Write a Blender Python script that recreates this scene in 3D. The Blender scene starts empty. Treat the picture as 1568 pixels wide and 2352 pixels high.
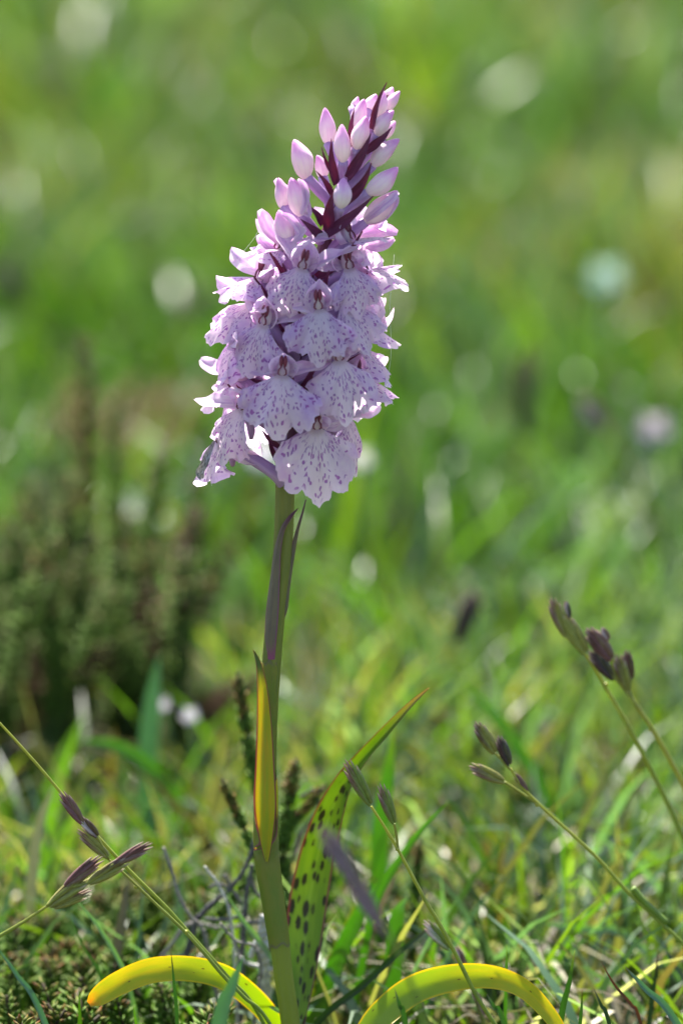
import bpy, math, random
import numpy as np
from mathutils import Vector, Matrix, noise

R = math.radians
rng = random.Random(11)
sc = bpy.context.scene
COL = sc.collection

# ------------------------------------------------------------------ camera
CAM = Vector((0.0, -0.70, 0.248)); PITCH = R(12.0)
FRAME_H = 0.158                       # metres seen top to bottom where the lens is focused
FOCUS = 0.70 / math.cos(PITCH)
cam_d = bpy.data.cameras.new('camera'); cam = bpy.data.objects.new('camera', cam_d); COL.objects.link(cam)
cam.location = CAM; cam.rotation_euler = (R(90) - PITCH, 0, 0)
cam_d.sensor_fit = 'VERTICAL'; cam_d.sensor_height = 36.0
cam_d.lens = 36.0 * FOCUS / FRAME_H
cam_d.clip_start = 0.02; cam_d.clip_end = 2000
cam_d.dof.use_dof = True; cam_d.dof.focus_distance = FOCUS - 0.003
cam_d.dof.aperture_fstop = 12.0
cam_d.dof.aperture_blades = 0
sc.camera = cam
sc.render.resolution_x = 682; sc.render.resolution_y = 1024

# ------------------------------------------------------------------ sky and sun
SUN_EL, SUN_AZ = R(57), R(-12)         # high, behind the flower, a little to the left
world = bpy.data.worlds.new('World'); sc.world = world; world.use_nodes = True
wn = world.node_tree; bg = wn.nodes['Background']
sky = wn.nodes.new('ShaderNodeTexSky'); sky.sky_type = 'NISHITA'; sky.sun_disc = False
sky.sun_elevation = SUN_EL; sky.sun_rotation = SUN_AZ
wn.links.new(sky.outputs[0], bg.inputs[0]); bg.inputs[1].default_value = 0.068
sun_d = bpy.data.lights.new('sun', 'SUN'); sun = bpy.data.objects.new('sun', sun_d); COL.objects.link(sun)
sun_d.energy = 5.0; sun_d.angle = R(0.5); sun_d.color = (1.0, 0.95, 0.87)
sd = Vector((math.sin(SUN_AZ) * math.cos(SUN_EL), math.cos(SUN_AZ) * math.cos(SUN_EL), math.sin(SUN_EL)))
sun.rotation_euler = sd.to_track_quat('Z', 'Y').to_euler(); sun.location = sd * 5
vs = sc.view_settings
vs.view_transform = 'Standard'; vs.look = 'None'; vs.gamma = 1.0; vs.exposure = 2.3; vs.use_curve_mapping = False
sc.render.engine = 'CYCLES'; sc.cycles.use_denoising = True
sc.cycles.max_bounces = 10; sc.cycles.transmission_bounces = 8; sc.cycles.diffuse_bounces = 5

# ------------------------------------------------------------------ pixel -> place
FWD = Vector((0, math.cos(PITCH), -math.sin(PITCH))); UP = Vector((0, math.sin(PITCH), math.cos(PITCH)))
PXM = FRAME_H / 2352.0                # metres per picture unit in the focus plane
LEAN = 0.12                           # the orchid leans a little backwards
def ray(px, py):
    return (FWD * FOCUS + Vector((1, 0, 0)) * ((px - 784) * PXM) + UP * ((1176 - py) * PXM))
def P(px, py, off=0.0, k=0.0):        # the point of the view ray on the plane y = off + k*(z-0.1)
    d = ray(px, py)
    t = (off + k * (CAM.z - 0.1) - CAM.y) / (d.y - k * d.z)
    return CAM + d * t
def PO(px, py, off=0.0): return P(px, py, off * 0.001, LEAN)
def GP(px, py):                       # where the ray meets the ground
    d = ray(px, py); return CAM + d * (-CAM.z / d.z)

# ------------------------------------------------------------------ materials
def new_mat(name):
    m = bpy.data.materials.new(name); m.use_nodes = True
    nt = m.node_tree; nt.nodes.clear(); return m, nt
class N:
    def __init__(s, nt): s.nt = nt
    def __call__(s, typ, inp=None, **kw):
        n = s.nt.nodes.new('ShaderNode' + typ)
        for k, v in kw.items(): setattr(n, k, v)
        for k, v in (inp or {}).items():
            if isinstance(v, bpy.types.NodeSocket): s.nt.links.new(v, n.inputs[k])
            else: n.inputs[k].default_value = v
        return n
    def math(s, op, a, b=None, c=None, clamp=False):
        d = {0: a}
        if b is not None: d[1] = b
        if c is not None: d[2] = c
        n = s('Math', d, operation=op); n.use_clamp = clamp; return n.outputs[0]
    def mix(s, fac, a, b, blend='MIX'):
        n = s.nt.nodes.new('ShaderNodeMix'); n.data_type = 'RGBA'; n.blend_type = blend
        for i, v in ((0, fac), (6, a), (7, b)):
            if isinstance(v, bpy.types.NodeSocket): s.nt.links.new(v, n.inputs[i])
            else: n.inputs[i].default_value = (*v, 1) if isinstance(v, tuple) and len(v) == 3 else v
        return n.outputs[2]
    def ss(s, x, lo, hi):
        n = s('MapRange', {0: x, 1: lo, 2: hi, 3: 0.0, 4: 1.0}, interpolation_type='SMOOTHSTEP'); return n.outputs[0]
    def uv(s):
        t = s('TexCoord'); sp = s('SeparateXYZ', {0: t.outputs['UV']}); return sp.outputs[0], sp.outputs[1]
    def xyz(s, x, y, z=0.0):
        return s('CombineXYZ', {0: x, 1: y, 2: z}).outputs[0]
def finish(nt, n, col, tcol, fac, rough=0.5, spec=0.4, bump=None, bstr=0.3, bdist=0.0002):
    """reflecting surface plus light shining through a thin tissue"""
    d = {'Base Color': col, 'Roughness': rough, 'Specular IOR Level': spec}
    if bump is not None:
        b = n('Bump', {'Height': bump, 'Strength': bstr, 'Distance': bdist}); d['Normal'] = b.outputs[0]
    p = n('BsdfPrincipled', d)
    out = n('OutputMaterial')
    if fac:
        t = n('BsdfTranslucent', {'Color': tcol})
        mx = n('MixShader', {0: fac, 1: p.outputs[0], 2: t.outputs[0]})
        nt.links.new(mx.outputs[0], out.inputs[0])
    else: nt.links.new(p.outputs[0], out.inputs[0])

MAT = {}
def mat_attr(name, fac, rough, spec, tint=(1.25, 1.2, 0.55), grain=0.25, gscale=900.0):
    m, nt = new_mat(name); n = N(nt)
    a = n('Attribute', attribute_name='Col').outputs[0]
    tc = n('TexCoord').outputs['Object']
    no = n('TexNoise', {'Vector': tc, 'Scale': gscale, 'Detail': 3.0}).outputs[0]
    v = n.math('MULTIPLY_ADD', no, grain * 2, 1.0 - grain)
    c = n.mix(1.0, a, n.xyz(v, v, v), 'MULTIPLY')
    t = n.mix(1.0, c, tint, 'MULTIPLY')
    finish(nt, n, c, t, fac, rough, spec, bump=no, bstr=0.25, bdist=0.0002); MAT[name] = m
mat_attr('grass', 0.52, 0.40, 0.36, tint=(1.1, 1.25, 0.45), grain=0.12, gscale=300.0)
mat_attr('spikelet', 0.22, 0.42, 0.3, tint=(1.3, 0.8, 0.7), grain=0.35, gscale=1500.0)
mat_attr('culm', 0.3, 0.38, 0.35, grain=0.25, gscale=700.0)
mat_attr('heather', 0.35, 0.6, 0.15, tint=(1.0, 1.25, 0.5), grain=0.25, gscale=800.0)
mat_attr('wood', 0.0, 0.85, 0.2, grain=0.6, gscale=1200.0)
mat_attr('glint_petal', 0.35, 0.6, 0.3, tint=(1, 1, 1), grain=0.1)

def mat_lip():
    m, nt = new_mat('lip'); n = N(nt)
    u, v = n.uv()
    t = n.math('MULTIPLY_ADD', u, 2.0, -1.0); at = n.math('ABSOLUTE', t)
    oi = n('ObjectInfo').outputs['Random']
    sgn = n.math('SIGN', t)
    tt = n.math('MULTIPLY', sgn, n.math('POWER', at, 0.78))
    base = n.xyz(n.math('MULTIPLY', tt, 9.6), n.math('MULTIPLY', v, 10.2), n.math('MULTIPLY', oi, 50.0))
    wob = n('TexNoise', {'Vector': base, 'Scale': 0.8, 'Detail': 2.0})
    off = n('VectorMath', {0: wob.outputs[1], 1: (0.5, 0.5, 0.5)}, operation='SUBTRACT').outputs[0]
    off = n('VectorMath', {0: off, 1: (0.9, 0.9, 0.0)}, operation='MULTIPLY').outputs[0]
    vec = n('VectorMath', {0: base, 1: off}, operation='ADD').outputs[0]
    vo = n('TexVoronoi', {'Vector': vec, 'Scale': 1.0, 'Randomness': 0.9}, voronoi_dimensions='3D', feature='F1')
    size = n('TexNoise', {'Vector': vec, 'Scale': 0.9}).outputs[0]
    thr = n.math('MULTIPLY_ADD', size, 0.42, 0.11)
    spots = n.ss(n.math('SUBTRACT', thr, vo.outputs[0]), -0.05, 0.07)
    # thin broken lines running out from the throat
    vec2 = n.xyz(n.math('MULTIPLY', t, 13.0), n.math('MULTIPLY', v, 4.6), n.math('MULTIPLY_ADD', oi, 30.0, 7.0))
    vec2 = n('VectorMath', {0: vec2, 1: off}, operation='ADD').outputs[0]
    vo2 = n('TexVoronoi', {'Vector': vec2, 'Scale': 1.0, 'Randomness': 0.8}, voronoi_dimensions='3D', feature='F1')
    dash = n.ss(n.math('SUBTRACT', 0.30, vo2.outputs[0]), -0.03, 0.06)
    inner = n.ss(v, 0.62, 0.42)
    dash = n.math('MULTIPLY', dash, inner)
    sp = n.math('MAXIMUM', n.math('MULTIPLY', spots, n.ss(v, 0.16, 0.34)), n.math('MULTIPLY', dash, n.ss(v, 0.08, 0.2)))
    sp = n.math('MULTIPLY', sp, n.ss(v, 0.99, 0.88))
    side = n.ss(n.math('ADD', at, n.math('MULTIPLY', v, 0.5)), 0.40, 1.15)
    tone = n.ss(oi, 0.2, 0.8)
    pale = n.mix(tone, (0.91, 0.79, 0.87), (0.92, 0.78, 0.85))
    deep = n.mix(tone, (0.68, 0.47, 0.80), (0.78, 0.54, 0.79))
    blot = n('TexNoise', {'Vector': base, 'Scale': 0.5}).outputs[0]
    col = n.mix(n.math('MULTIPLY', side, n.ss(blot, 0.2, 0.75)), pale, deep)
    col = n.mix(n.ss(v, 0.14, 0.05), col, (0.80, 0.64, 0.68))
    pig = n.mix(n.ss(size, 0.35, 0.65), (0.28, 0.06, 0.42), (0.42, 0.08, 0.46))
    col = n.mix(n.math('MULTIPLY', sp, 0.82), col, pig)
    ve = n('TexWave', {'Vector': n.xyz(n.math('MULTIPLY', t, 14.0), n.math('MULTIPLY', v, 0.6), oi), 'Scale': 1.0, 'Distortion': 3.0}).outputs[1]
    finish(nt, n, col, n.mix(1.0, col, (1.0, 0.95, 1.0), 'MULTIPLY'), 0.56, 0.45, 0.35, bump=ve, bstr=0.5, bdist=0.0003)
    MAT['lip'] = m
mat_lip()

def mat_petal():
    m, nt = new_mat('petal'); n = N(nt)
    u, v = n.uv(); oi = n('ObjectInfo').outputs['Random']
    at = n.math('ABSOLUTE', n.math('MULTIPLY_ADD', u, 2.0, -1.0))
    vec = n.xyz(n.math('MULTIPLY', u, 4.0), n.math('MULTIPLY', v, 3.5), n.math('MULTIPLY', oi, 40.0))
    no = n('TexNoise', {'Vector': vec, 'Scale': 1.2, 'Detail': 3.0}).outputs[0]
    col = n.mix(n.ss(no, 0.3, 0.7), (0.92, 0.79, 0.86), (0.80, 0.54, 0.77))
    mid = n.math('MULTIPLY', n.ss(at, 0.28, 0.05), 0.45)
    col = n.mix(mid, col, (0.55, 0.34, 0.66))
    vein = n('TexWave', {'Vector': n.xyz(n.math('MULTIPLY', u, 9.0), n.math('MULTIPLY', v, 0.5), oi), 'Scale': 1.0, 'Distortion': 2.5}).outputs[1]
    col = n.mix(n.math('MULTIPLY', n.ss(vein, 0.6, 1.0), 0.22), col, (0.50, 0.28, 0.62))
    vo = n('TexVoronoi', {'Vector': vec, 'Scale': 2.2, 'Randomness': 1.0}).outputs[0]
    col = n.mix(n.math('MULTIPLY', n.ss(vo, 0.22, 0.12), n.math('MULTIPLY', n.ss(oi, 0.35, 0.6), 0.5)), col, (0.42, 0.14, 0.45))
    col = n.mix(n.math('MULTIPLY', n.ss(v, 0.25, 0.0), 0.5), col, (0.80, 0.66, 0.70))
    finish(nt, n, col, n.mix(1.0, col, (1.0, 0.94, 1.0), 'MULTIPLY'), 0.56, 0.42, 0.4, bump=vein, bstr=0.4, bdist=0.0003)
    MAT['petal'] = m
mat_petal()

def mat_bud():
    m, nt = new_mat('bud'); n = N(nt)
    u, v = n.uv(); oi = n('ObjectInfo').outputs['Random']
    vec = n.xyz(n.math('MULTIPLY', u, 5.0), n.math('MULTIPLY', v, 2.0), n.math('MULTIPLY', oi, 40.0))
    no = n('TexNoise', {'Vector': vec, 'Scale': 1.3, 'Detail': 3.0}).outputs[0]
    g = n.math('ADD', v, n.math('MULTIPLY_ADD', no, 0.7, -0.35))
    col = n.mix(n.ss(g, 0.15, 0.75), (0.86, 0.77, 0.74), (0.80, 0.53, 0.70))
    col = n.mix(n.math('MULTIPLY', n.ss(g, 0.55, 1.0), 0.85), col, (0.62, 0.24, 0.55))
    seam = n('TexWave', {'Vector': n.xyz(n.math('MULTIPLY', u, 3.0), 0.0, 0.0), 'Scale': 1.05, 'Distortion': 0.6}, wave_profile='SIN').outputs[1]
    col = n.mix(n.math('MULTIPLY', n.ss(seam, 0.6, 1.0), 0.12), col, (0.60, 0.30, 0.60))
    finish(nt, n, col, col, 0.3, 0.4, 0.4, bump=no, bstr=0.3, bdist=0.0002)
    MAT['bud'] = m
mat_bud()

def mat_two(name, c0, c1, fac, tc=None, rough=0.42, spec=0.45, nscale=(7.0, 2.0), lo=0.3, hi=0.7, stripe=0.0, stripe_n=14.0, stripe_c=(0.1, 0.02, 0.03)):
    m, nt = new_mat(name); n = N(nt)
    u, v = n.uv(); oi = n('ObjectInfo').outputs['Random']
    vec = n.xyz(n.math('MULTIPLY', u, nscale[0]), n.math('MULTIPLY', v, nscale[1]), n.math('MULTIPLY', oi, 30.0))
    no = n('TexNoise', {'Vector': vec, 'Scale': 1.5, 'Detail': 4.0}).outputs[0]
    col = n.mix(n.ss(no, lo, hi), c0, c1)
    w = n('TexWave', {'Vector': n.xyz(n.math('MULTIPLY', u, stripe_n), n.math('MULTIPLY', v, 0.2), 0.0), 'Scale': 1.0, 'Distortion': 1.2}).outputs[1]
    if stripe: col = n.mix(n.math('MULTIPLY', n.ss(w, 0.5, 1.0), stripe), col, stripe_c)
    t = col if tc is None else n.mix(1.0, col, tc, 'MULTIPLY')
    finish(nt, n, col, t, fac, rough, spec, bump=w, bstr=0.3, bdist=0.0002); MAT[name] = m
mat_two('bract', (0.12, 0.016, 0.065), (0.21, 0.035, 0.10), 0.32, (1.6, 0.6, 0.7), stripe=0.3, stripe_c=(0.04, 0.008, 0.03))
mat_two('ovary', (0.42, 0.25, 0.50), (0.56, 0.38, 0.62), 0.25, None, stripe=0.25, stripe_n=7, stripe_c=(0.25, 0.09, 0.2))
mat_two('anther', (0.11, 0.012, 0.035), (0.20, 0.03, 0.07), 0.0)
mat_two('column', (0.75, 0.62, 0.66), (0.62, 0.42, 0.58), 0.3, None)
mat_two('rachis', (0.12, 0.022, 0.06), (0.16, 0.05, 0.05), 0.0, stripe=0.3, stripe_c=(0.04, 0.01, 0.03))
mat_two('withered', (0.14, 0.125, 0.12), (0.62, 0.58, 0.58), 0.3, None, rough=0.8, nscale=(9, 7))

def mat_stem():
    m, nt = new_mat('stem'); n = N(nt)
    u, v = n.uv()
    no = n('TexNoise', {'Vector': n.xyz(n.math('MULTIPLY', u, 6.0), n.math('MULTIPLY', v, 9.0), 0.0), 'Scale': 1.2, 'Detail': 4.0}).outputs[0]
    w = n('TexWave', {'Vector': n.xyz(n.math('MULTIPLY', u, 16.0), n.math('MULTIPLY', v, 0.4), 0.0), 'Scale': 1.0, 'Distortion': 1.0}).outputs[1]
    col = n.mix(n.ss(no, 0.3, 0.7), (0.14, 0.19, 0.014), (0.21, 0.235, 0.02))
    vv = n.math('ADD', v, n.math('MULTIPLY_ADD', no, 0.06, -0.03))
    col = n.mix(n.ss(vv, 0.40, 0.22), col, (0.25, 0.31, 0.02))             # fresher green near the foot
    col = n.mix(n.math('MULTIPLY', n.ss(vv, 0.93, 1.0), 0.9), col, (0.085, 0.03, 0.05))   # wine purple under the flowers
    col = n.mix(n.math('MULTIPLY', n.ss(w, 0.55, 1.0), 0.38), col, (0.17, 0.05, 0.06))
    finish(nt, n, col, col, 0.2, 0.36, 0.5, bump=w, bstr=0.5, bdist=0.0003); MAT['stem'] = m
mat_stem()

def mat_leaf(name, c0, c1, edge, spots=0.0, tc=(1.5, 1.3, 0.35), fac=0.45, base_c=None, base_v=(0.0, 0.3), tip_c=None, tip_v=(0.8, 1.0), edge_w=0.90, fleck=0.0, mid=None):
    m, nt = new_mat(name); n = N(nt)
    u, v = n.uv(); oi = n('ObjectInfo').outputs['Random']
    at = n.math('ABSOLUTE', n.math('MULTIPLY_ADD', u, 2.0, -1.0))
    no = n('TexNoise', {'Vector': n.xyz(n.math('MULTIPLY', u, 5.0), n.math('MULTIPLY', v, 8.0), oi), 'Scale': 1.0, 'Detail': 4.0}).outputs[0]
    w = n('TexWave', {'Vector': n.xyz(n.math('MULTIPLY', u, 15.0), n.math('MULTIPLY', v, 0.3), 0.0), 'Scale': 1.0, 'Distortion': 1.0}).outputs[1]
    col = n.mix(n.ss(no, 0.3, 0.7), c0, c1)
    col = n.mix(n.math('MULTIPLY', n.ss(w, 0.4, 1.0), 0.18), col, tuple(x * 0.55 for x in c0))
    if mid: col = n.mix(n.math('MULTIPLY', n.ss(at, 0.09, 0.03), 0.8), col, mid)
    if base_c: col = n.mix(n.ss(n.math('ADD', v, n.math('MULTIPLY_ADD', no, 0.1, -0.05)), base_v[1], base_v[0]), col, base_c)
    if tip_c: col = n.mix(n.ss(n.math('ADD', v, n.math('MULTIPLY_ADD', no, 0.16, -0.08)), tip_v[0], tip_v[1]), col, tip_c)
    if spots:
        vv = n('TexVoronoi', {'Vector': n.xyz(n.math('MULTIPLY', u, 5.0), n.math('MULTIPLY', v, 26.0), 3.3), 'Scale': 1.0, 'Randomness': 0.75})
        ragged = n('TexNoise', {'Vector': n.xyz(n.math('MULTIPLY', u, 40.0), n.math('MULTIPLY', v, 160.0), 0.0), 'Scale': 1.0}).outputs[0]
        keep = n('SeparateXYZ', {0: vv.outputs['Color']})
        d = n.math('ADD', vv.outputs[0], n.math('MULTIPLY_ADD', ragged, 0.34, -0.17))
        d = n.math('ADD', d, n.math('MULTIPLY_ADD', keep.outputs[1], 0.22, -0.12))
        s = n.math('MULTIPLY', n.ss(d, 0.40, 0.24), n.math('GREATER_THAN', keep.outputs[0], 0.15))
        s = n.math('MULTIPLY', s, n.ss(v, spots, spots - 0.1))
        col = n.mix(n.math('MULTIPLY', s, 0.9), col, (0.028, 0.010, 0.018))
    if fleck:
        vf = n('TexVoronoi', {'Vector': n.xyz(n.math('MULTIPLY', u, 5.0), n.math('MULTIPLY', v, 22.0), 1.7), 'Scale': 1.0, 'Randomness': 1.0})
        kf = n('SeparateXYZ', {0: vf.outputs['Color']})
        sf = n.math('MULTIPLY', n.ss(vf.outputs[0], 0.16, 0.08), n.math('GREATER_THAN', kf.outputs[0], 1.0 - fleck))
        col = n.mix(n.math('MULTIPLY', sf, 0.8), col, (0.10, 0.03, 0.01))
    col = n.mix(n.math('MULTIPLY', n.ss(at, edge_w - 0.04, min(edge_w + 0.04, 1.0)), 0.85), col, edge)
    finish(nt, n, col, n.mix(1.0, col, tc, 'MULTIPLY'), fac, 0.38, 0.45, bump=w, bstr=0.35, bdist=0.0002); MAT[name] = m
mat_leaf('leaf_spotted', (0.17, 0.29, 0.025), (0.23, 0.35, 0.03), (0.22, 0.05, 0.09), spots=0.72, mid=(0.24, 0.36, 0.04), tip_c=(0.34, 0.29, 0.15), tip_v=(0.74, 1.0))
mat_leaf('leaf_sheath', (0.20, 0.27, 0.03), (0.27, 0.28, 0.045), (0.28, 0.06, 0.12), base_c=(0.20, 0.17, 0.11), base_v=(0.0, 0.05), tip_c=(0.05, 0.02, 0.03), tip_v=(0.9, 1.0), edge_w=0.92)
mat_leaf('leaf_blade', (0.40, 0.48, 0.025), (0.52, 0.44, 0.025), (0.26, 0.04, 0.10), tc=(1.5, 1.25, 0.25), fac=0.5, tip_c=(0.10, 0.15, 0.04), tip_v=(0.62, 0.8), edge_w=0.86, fleck=0.05)
mat_leaf('leaf_bract', (0.13, 0.10, 0.07), (0.17, 0.13, 0.07), (0.22, 0.05, 0.13), base_c=(0.26, 0.05, 0.14), base_v=(0.0, 0.12), tip_c=(0.09, 0.02, 0.05), tip_v=(0.6, 0.9), edge_w=0.86, fac=0.2, tc=(1.4, 0.9, 0.6))
mat_leaf('leaf_yellow', (0.48, 0.52, 0.02), (0.60, 0.54, 0.02), (0.66, 0.54, 0.03), base_c=(0.34, 0.46, 0.04), base_v=(0.25, 0.75), tip_c=(0.60, 0.34, 0.02), tip_v=(0.85, 1.0), fleck=0.25, edge_w=0.88, tc=(1.3, 1.2, 0.25), fac=0.55)

def mat_ground():
    m, nt = new_mat('ground'); n = N(nt)
    tc = n('TexCoord').outputs['Object']
    a = n('TexNoise', {'Vector': tc, 'Scale': 40.0, 'Detail': 8.0, 'Roughness': 0.7}).outputs[0]
    b = n('TexNoise', {'Vector': tc, 'Scale': 3.0, 'Detail': 4.0}).outputs[0]
    col = n.mix(n.ss(a, 0.35, 0.7), (0.022, 0.017, 0.011), (0.07, 0.06, 0.03))
    col = n.mix(n.math('MULTIPLY', n.ss(b, 0.35, 0.65), 0.6), col, (0.05, 0.075, 0.018))
    far = n('SeparateXYZ', {0: tc}).outputs[1]
    col = n.mix(n.math('MULTIPLY', n.ss(far, 3.0, 8.0), 0.9), col, (0.08, 0.13, 0.03))
    finish(nt, n, col, col, 0, 0.9, 0.15, bump=a, bstr=0.8, bdist=0.004); MAT['ground'] = m
mat_ground()

# ------------------------------------------------------------------ mesh helpers
class MB:
    def __init__(s): s.v = []; s.f = []; s.uv = []; s.c = []
    def grid(s, rows, uvs, cols=None, close=False):
        """rows: list of lists of points; uvs the same shape"""
        b = len(s.v); nr, nc = len(rows), len(rows[0])
        for i in range(nr):
            for j in range(nc):
                s.v.append(tuple(rows[i][j])); s.uv.append(uvs[i][j]); s.c.append(cols[i][j] if cols else (1, 1, 1))
        for i in range(nr - 1):
            for j in range(nc - 1 + (1 if close else 0)):
                k = (j + 1) % nc
                s.f.append((b + i * nc + j, b + i * nc + k, b + (i + 1) * nc + k, b + (i + 1) * nc + j))
        return s
    def tube(s, pts, rad, n=10, cols=None, cap=True, ridge=0.0, flat=None):
        pts = [Vector(p) for p in pts]; m = len(pts); rows = []; uvs = []; cc = []
        ref = None
        for i in range(m):
            t = (pts[min(i + 1, m - 1)] - pts[max(i - 1, 0)]).normalized()
            if ref is None:
                ref = t.cross(Vector((0.03, -1, 0.02))).normalized()
                if ref.length < 0.1: ref = t.orthogonal().normalized()
            x = (ref - t * ref.dot(t)).normalized(); ref = x; y = t.cross(x)
            r = rad[i]
            rows.append([pts[i] + (x * math.cos(a) + y * math.sin(a)) * r * (1 + ridge * math.cos(9 * a)) for a in [2 * math.pi * j / n for j in range(n + 1)]])
            uvs.append([(j / n, i / (m - 1)) for j in range(n + 1)])
            if cols: cc.append([cols[i]] * (n + 1))
        if cap:
            rows = [[pts[0]] * (n + 1)] + rows + [[pts[-1]] * (n + 1)]
            uvs = [[(j / n, 0.0) for j in range(n + 1)]] + uvs + [[(j / n, 1.0) for j in range(n + 1)]]
            if cols: cc = [cc[0]] + cc + [cc[-1]]
        return s.grid(rows, uvs, cc or None)
    def build(s, name, mat, parent=None, sub=0):
        me = bpy.data.meshes.new(name)
        me.from_pydata(s.v, [], s.f)
        uvl = me.uv_layers.new(name='UVMap')
        li = np.empty(len(me.loops), dtype=np.int32); me.loops.foreach_get('vertex_index', li)
        uvl.data.foreach_set('uv', np.asarray(s.uv, dtype=np.float32)[li].ravel())
        ca = me.color_attributes.new('Col', 'FLOAT_COLOR', 'POINT')
        c = np.ones((len(s.v), 4), dtype=np.float32); c[:, :3] = np.asarray(s.c, dtype=np.float32)
        ca.data.foreach_set('color', c.ravel())
        me.polygons.foreach_set('use_smooth', [True] * len(me.polygons))
        me.materials.append(MAT[mat]); me.update()
        o = bpy.data.objects.new(name, me); COL.objects.link(o)
        if parent: o.parent = parent; o.matrix_parent_inverse = parent_world(parent).inverted()
        return o
def parent_world(o):
    m = o.matrix_basis.copy()
    if o.parent: m = parent_world(o.parent) @ o.matrix_parent_inverse @ m
    return m
def tag(o, label=None, cat=None, group=None, kind=None):
    if label: o['label'] = label
    if cat: o['category'] = cat
    if group: o['group'] = group
    if kind: o['kind'] = kind
    return o
def thing(name, loc, label, cat, group=None):
    o = bpy.data.objects.new(name, None); COL.objects.link(o); o.location = loc; o.empty_display_size = 0.005
    return tag(o, label, cat, group)

def cr(pts, n):
    """Catmull-Rom through tuples/vectors of any length, n samples"""
    A = [np.array(p, dtype=float) for p in pts]; m = len(A)
    A = [2 * A[0] - A[1]] + A + [2 * A[-1] - A[-2]]
    out = []
    for i in range(n):
        x = i / (n - 1) * (m - 1); k = min(int(x), m - 2); t = x - k
        p0, p1, p2, p3 = A[k], A[k + 1], A[k + 2], A[k + 3]
        out.append(0.5 * (2 * p1 + (p2 - p0) * t + (2 * p0 - 5 * p1 + 4 * p2 - p3) * t * t + (3 * p1 - p0 - 3 * p2 + p3) * t ** 3))
    return out
def ribbon(mb, pts, wid, nrm, fold=0.0, n=24, nc=6, thick=0.0, cols=None, wave=0.0, twist=0.0, seed=0):
    """a leaf: centre line, half widths, a hint which way its upper face looks, V-fold; thick gives it a second skin"""
    ctl = [tuple(p) + (w,) for p, w in zip(pts, wid)]
    S = cr(ctl, n); C = [Vector(s[:3]) for s in S]; W = [max(s[3], 1e-6) for s in S]
    rows = []; back = []; uvs = []; cc = []
    r = random.Random(seed); ph = r.uniform(0, 6)
    for i in range(n):
        t = (C[min(i + 1, n - 1)] - C[max(i - 1, 0)]).normalized()
        nh = Vector(nrm(i / (n - 1))) if callable(nrm) else Vector(nrm)
        sd_ = t.cross(nh).normalized(); up = sd_.cross(t).normalized()
        if twist:
            q = Matrix.Rotation(twist * i / (n - 1), 3, t); sd_ = q @ sd_; up = q @ up
        f = fold(i / (n - 1)) if callable(fold) else fold
        row = []
        for j in range(nc + 1):
            s = j / nc * 2 - 1
            row.append(C[i] + sd_ * (s * W[i] * math.cos(f)) + up * ((abs(s) ** 1.3) * W[i] * math.sin(f) + wave * W[i] * s * math.sin(ph + i * 0.6 + s)))
        rows.append(row); back.append([p - up * (thick * (1 - abs(j / nc * 2 - 1) ** 3)) for j, p in enumerate(row)])
        uvs.append([(j / nc, i / (n - 1)) for j in range(nc + 1)])
        if cols:
            k = i / (n - 1); cc.append([cols(k)] * (nc + 1))
    mb.grid(rows, uvs, cc or None)
    if thick: mb.grid([list(reversed(x)) for x in back], [list(reversed(x)) for x in uvs], cc or None)
    return mb
def lerp(a, b, t): return tuple(x + (y - x) * t for x, y in zip(a, b))

# ------------------------------------------------------------------ setting: the ground
g = MB()
ext = [-900, -60, -8, -1.5, -0.6, -0.3, 0, 0.3, 0.6, 1.5, 8, 60, 900]
exty = [-900, -60, -8, -2, -0.8, -0.3, 0, 0.3, 0.8, 2, 5, 20, 100, 900]
g.grid([[(x, y, 0.0) for x in ext] for y in exty], [[(x, y) for x in ext] for y in exty])
ground = g.build('ground', 'ground'); tag(ground, 'dark peaty soil under the heath grass', kind='structure')

# ------------------------------------------------------------------ the orchid
AX = [(675, 2440), (667, 2352), (652, 2250), (640, 2150), (625, 2050), (614, 1960), (611, 1800), (613, 1700), (618, 1600), (625, 1500), (634, 1400), (646, 1300),
      (652, 1200), (654, 1120), (655, 1050), (666, 950), (690, 800), (716, 680), (741, 580), (765, 490), (796, 410), (836, 330), (868, 262), (889, 218)]
AXW = [22, 22, 22, 23, 24, 25, 23, 22, 22, 22, 22, 22, 22, 22, 21, 20, 18, 17, 16, 14, 12, 9, 6, 3]
AXP = [PO(*p) for p in AX]
foot = AXP[0] + (AXP[0] - AXP[1]).normalized() * (AXP[0].z + 0.002) / max(1e-6, -(AXP[0] - AXP[1]).normalized().z)
AXP = [foot] + AXP; AXW = [23] + AXW
orchid = thing('spotted_orchid', (foot.x, foot.y, 0.0), 'pink spotted orchid with a dense spike of frilled flowers and buds', 'orchid')
AXS = [Vector(s) for s in cr([tuple(p) for p in AXP], 200)]
def axis_at(z):
    return min(AXS, key=lambda p: abs(p.z - z))
nsp = AX.index((655, 1050)) + 2
st = MB(); S = cr([tuple(p) + (w * PXM,) for p, w in zip(AXP[:nsp], AXW[:nsp])], 70)
st.tube([s[:3] for s in S], [s[3] for s in S], n=36, ridge=0.018)
stem = st.build('stem', 'stem', orchid)
st = MB(); S = cr([tuple(p) + (w * PXM,) for p, w in zip(AXP[nsp - 2:], AXW[nsp - 2:])], 40)
st.tube([s[:3] for s in S], [s[3] for s in S], n=18, ridge=0.03)
st.build('spike_axis', 'rachis', orchid)

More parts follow.
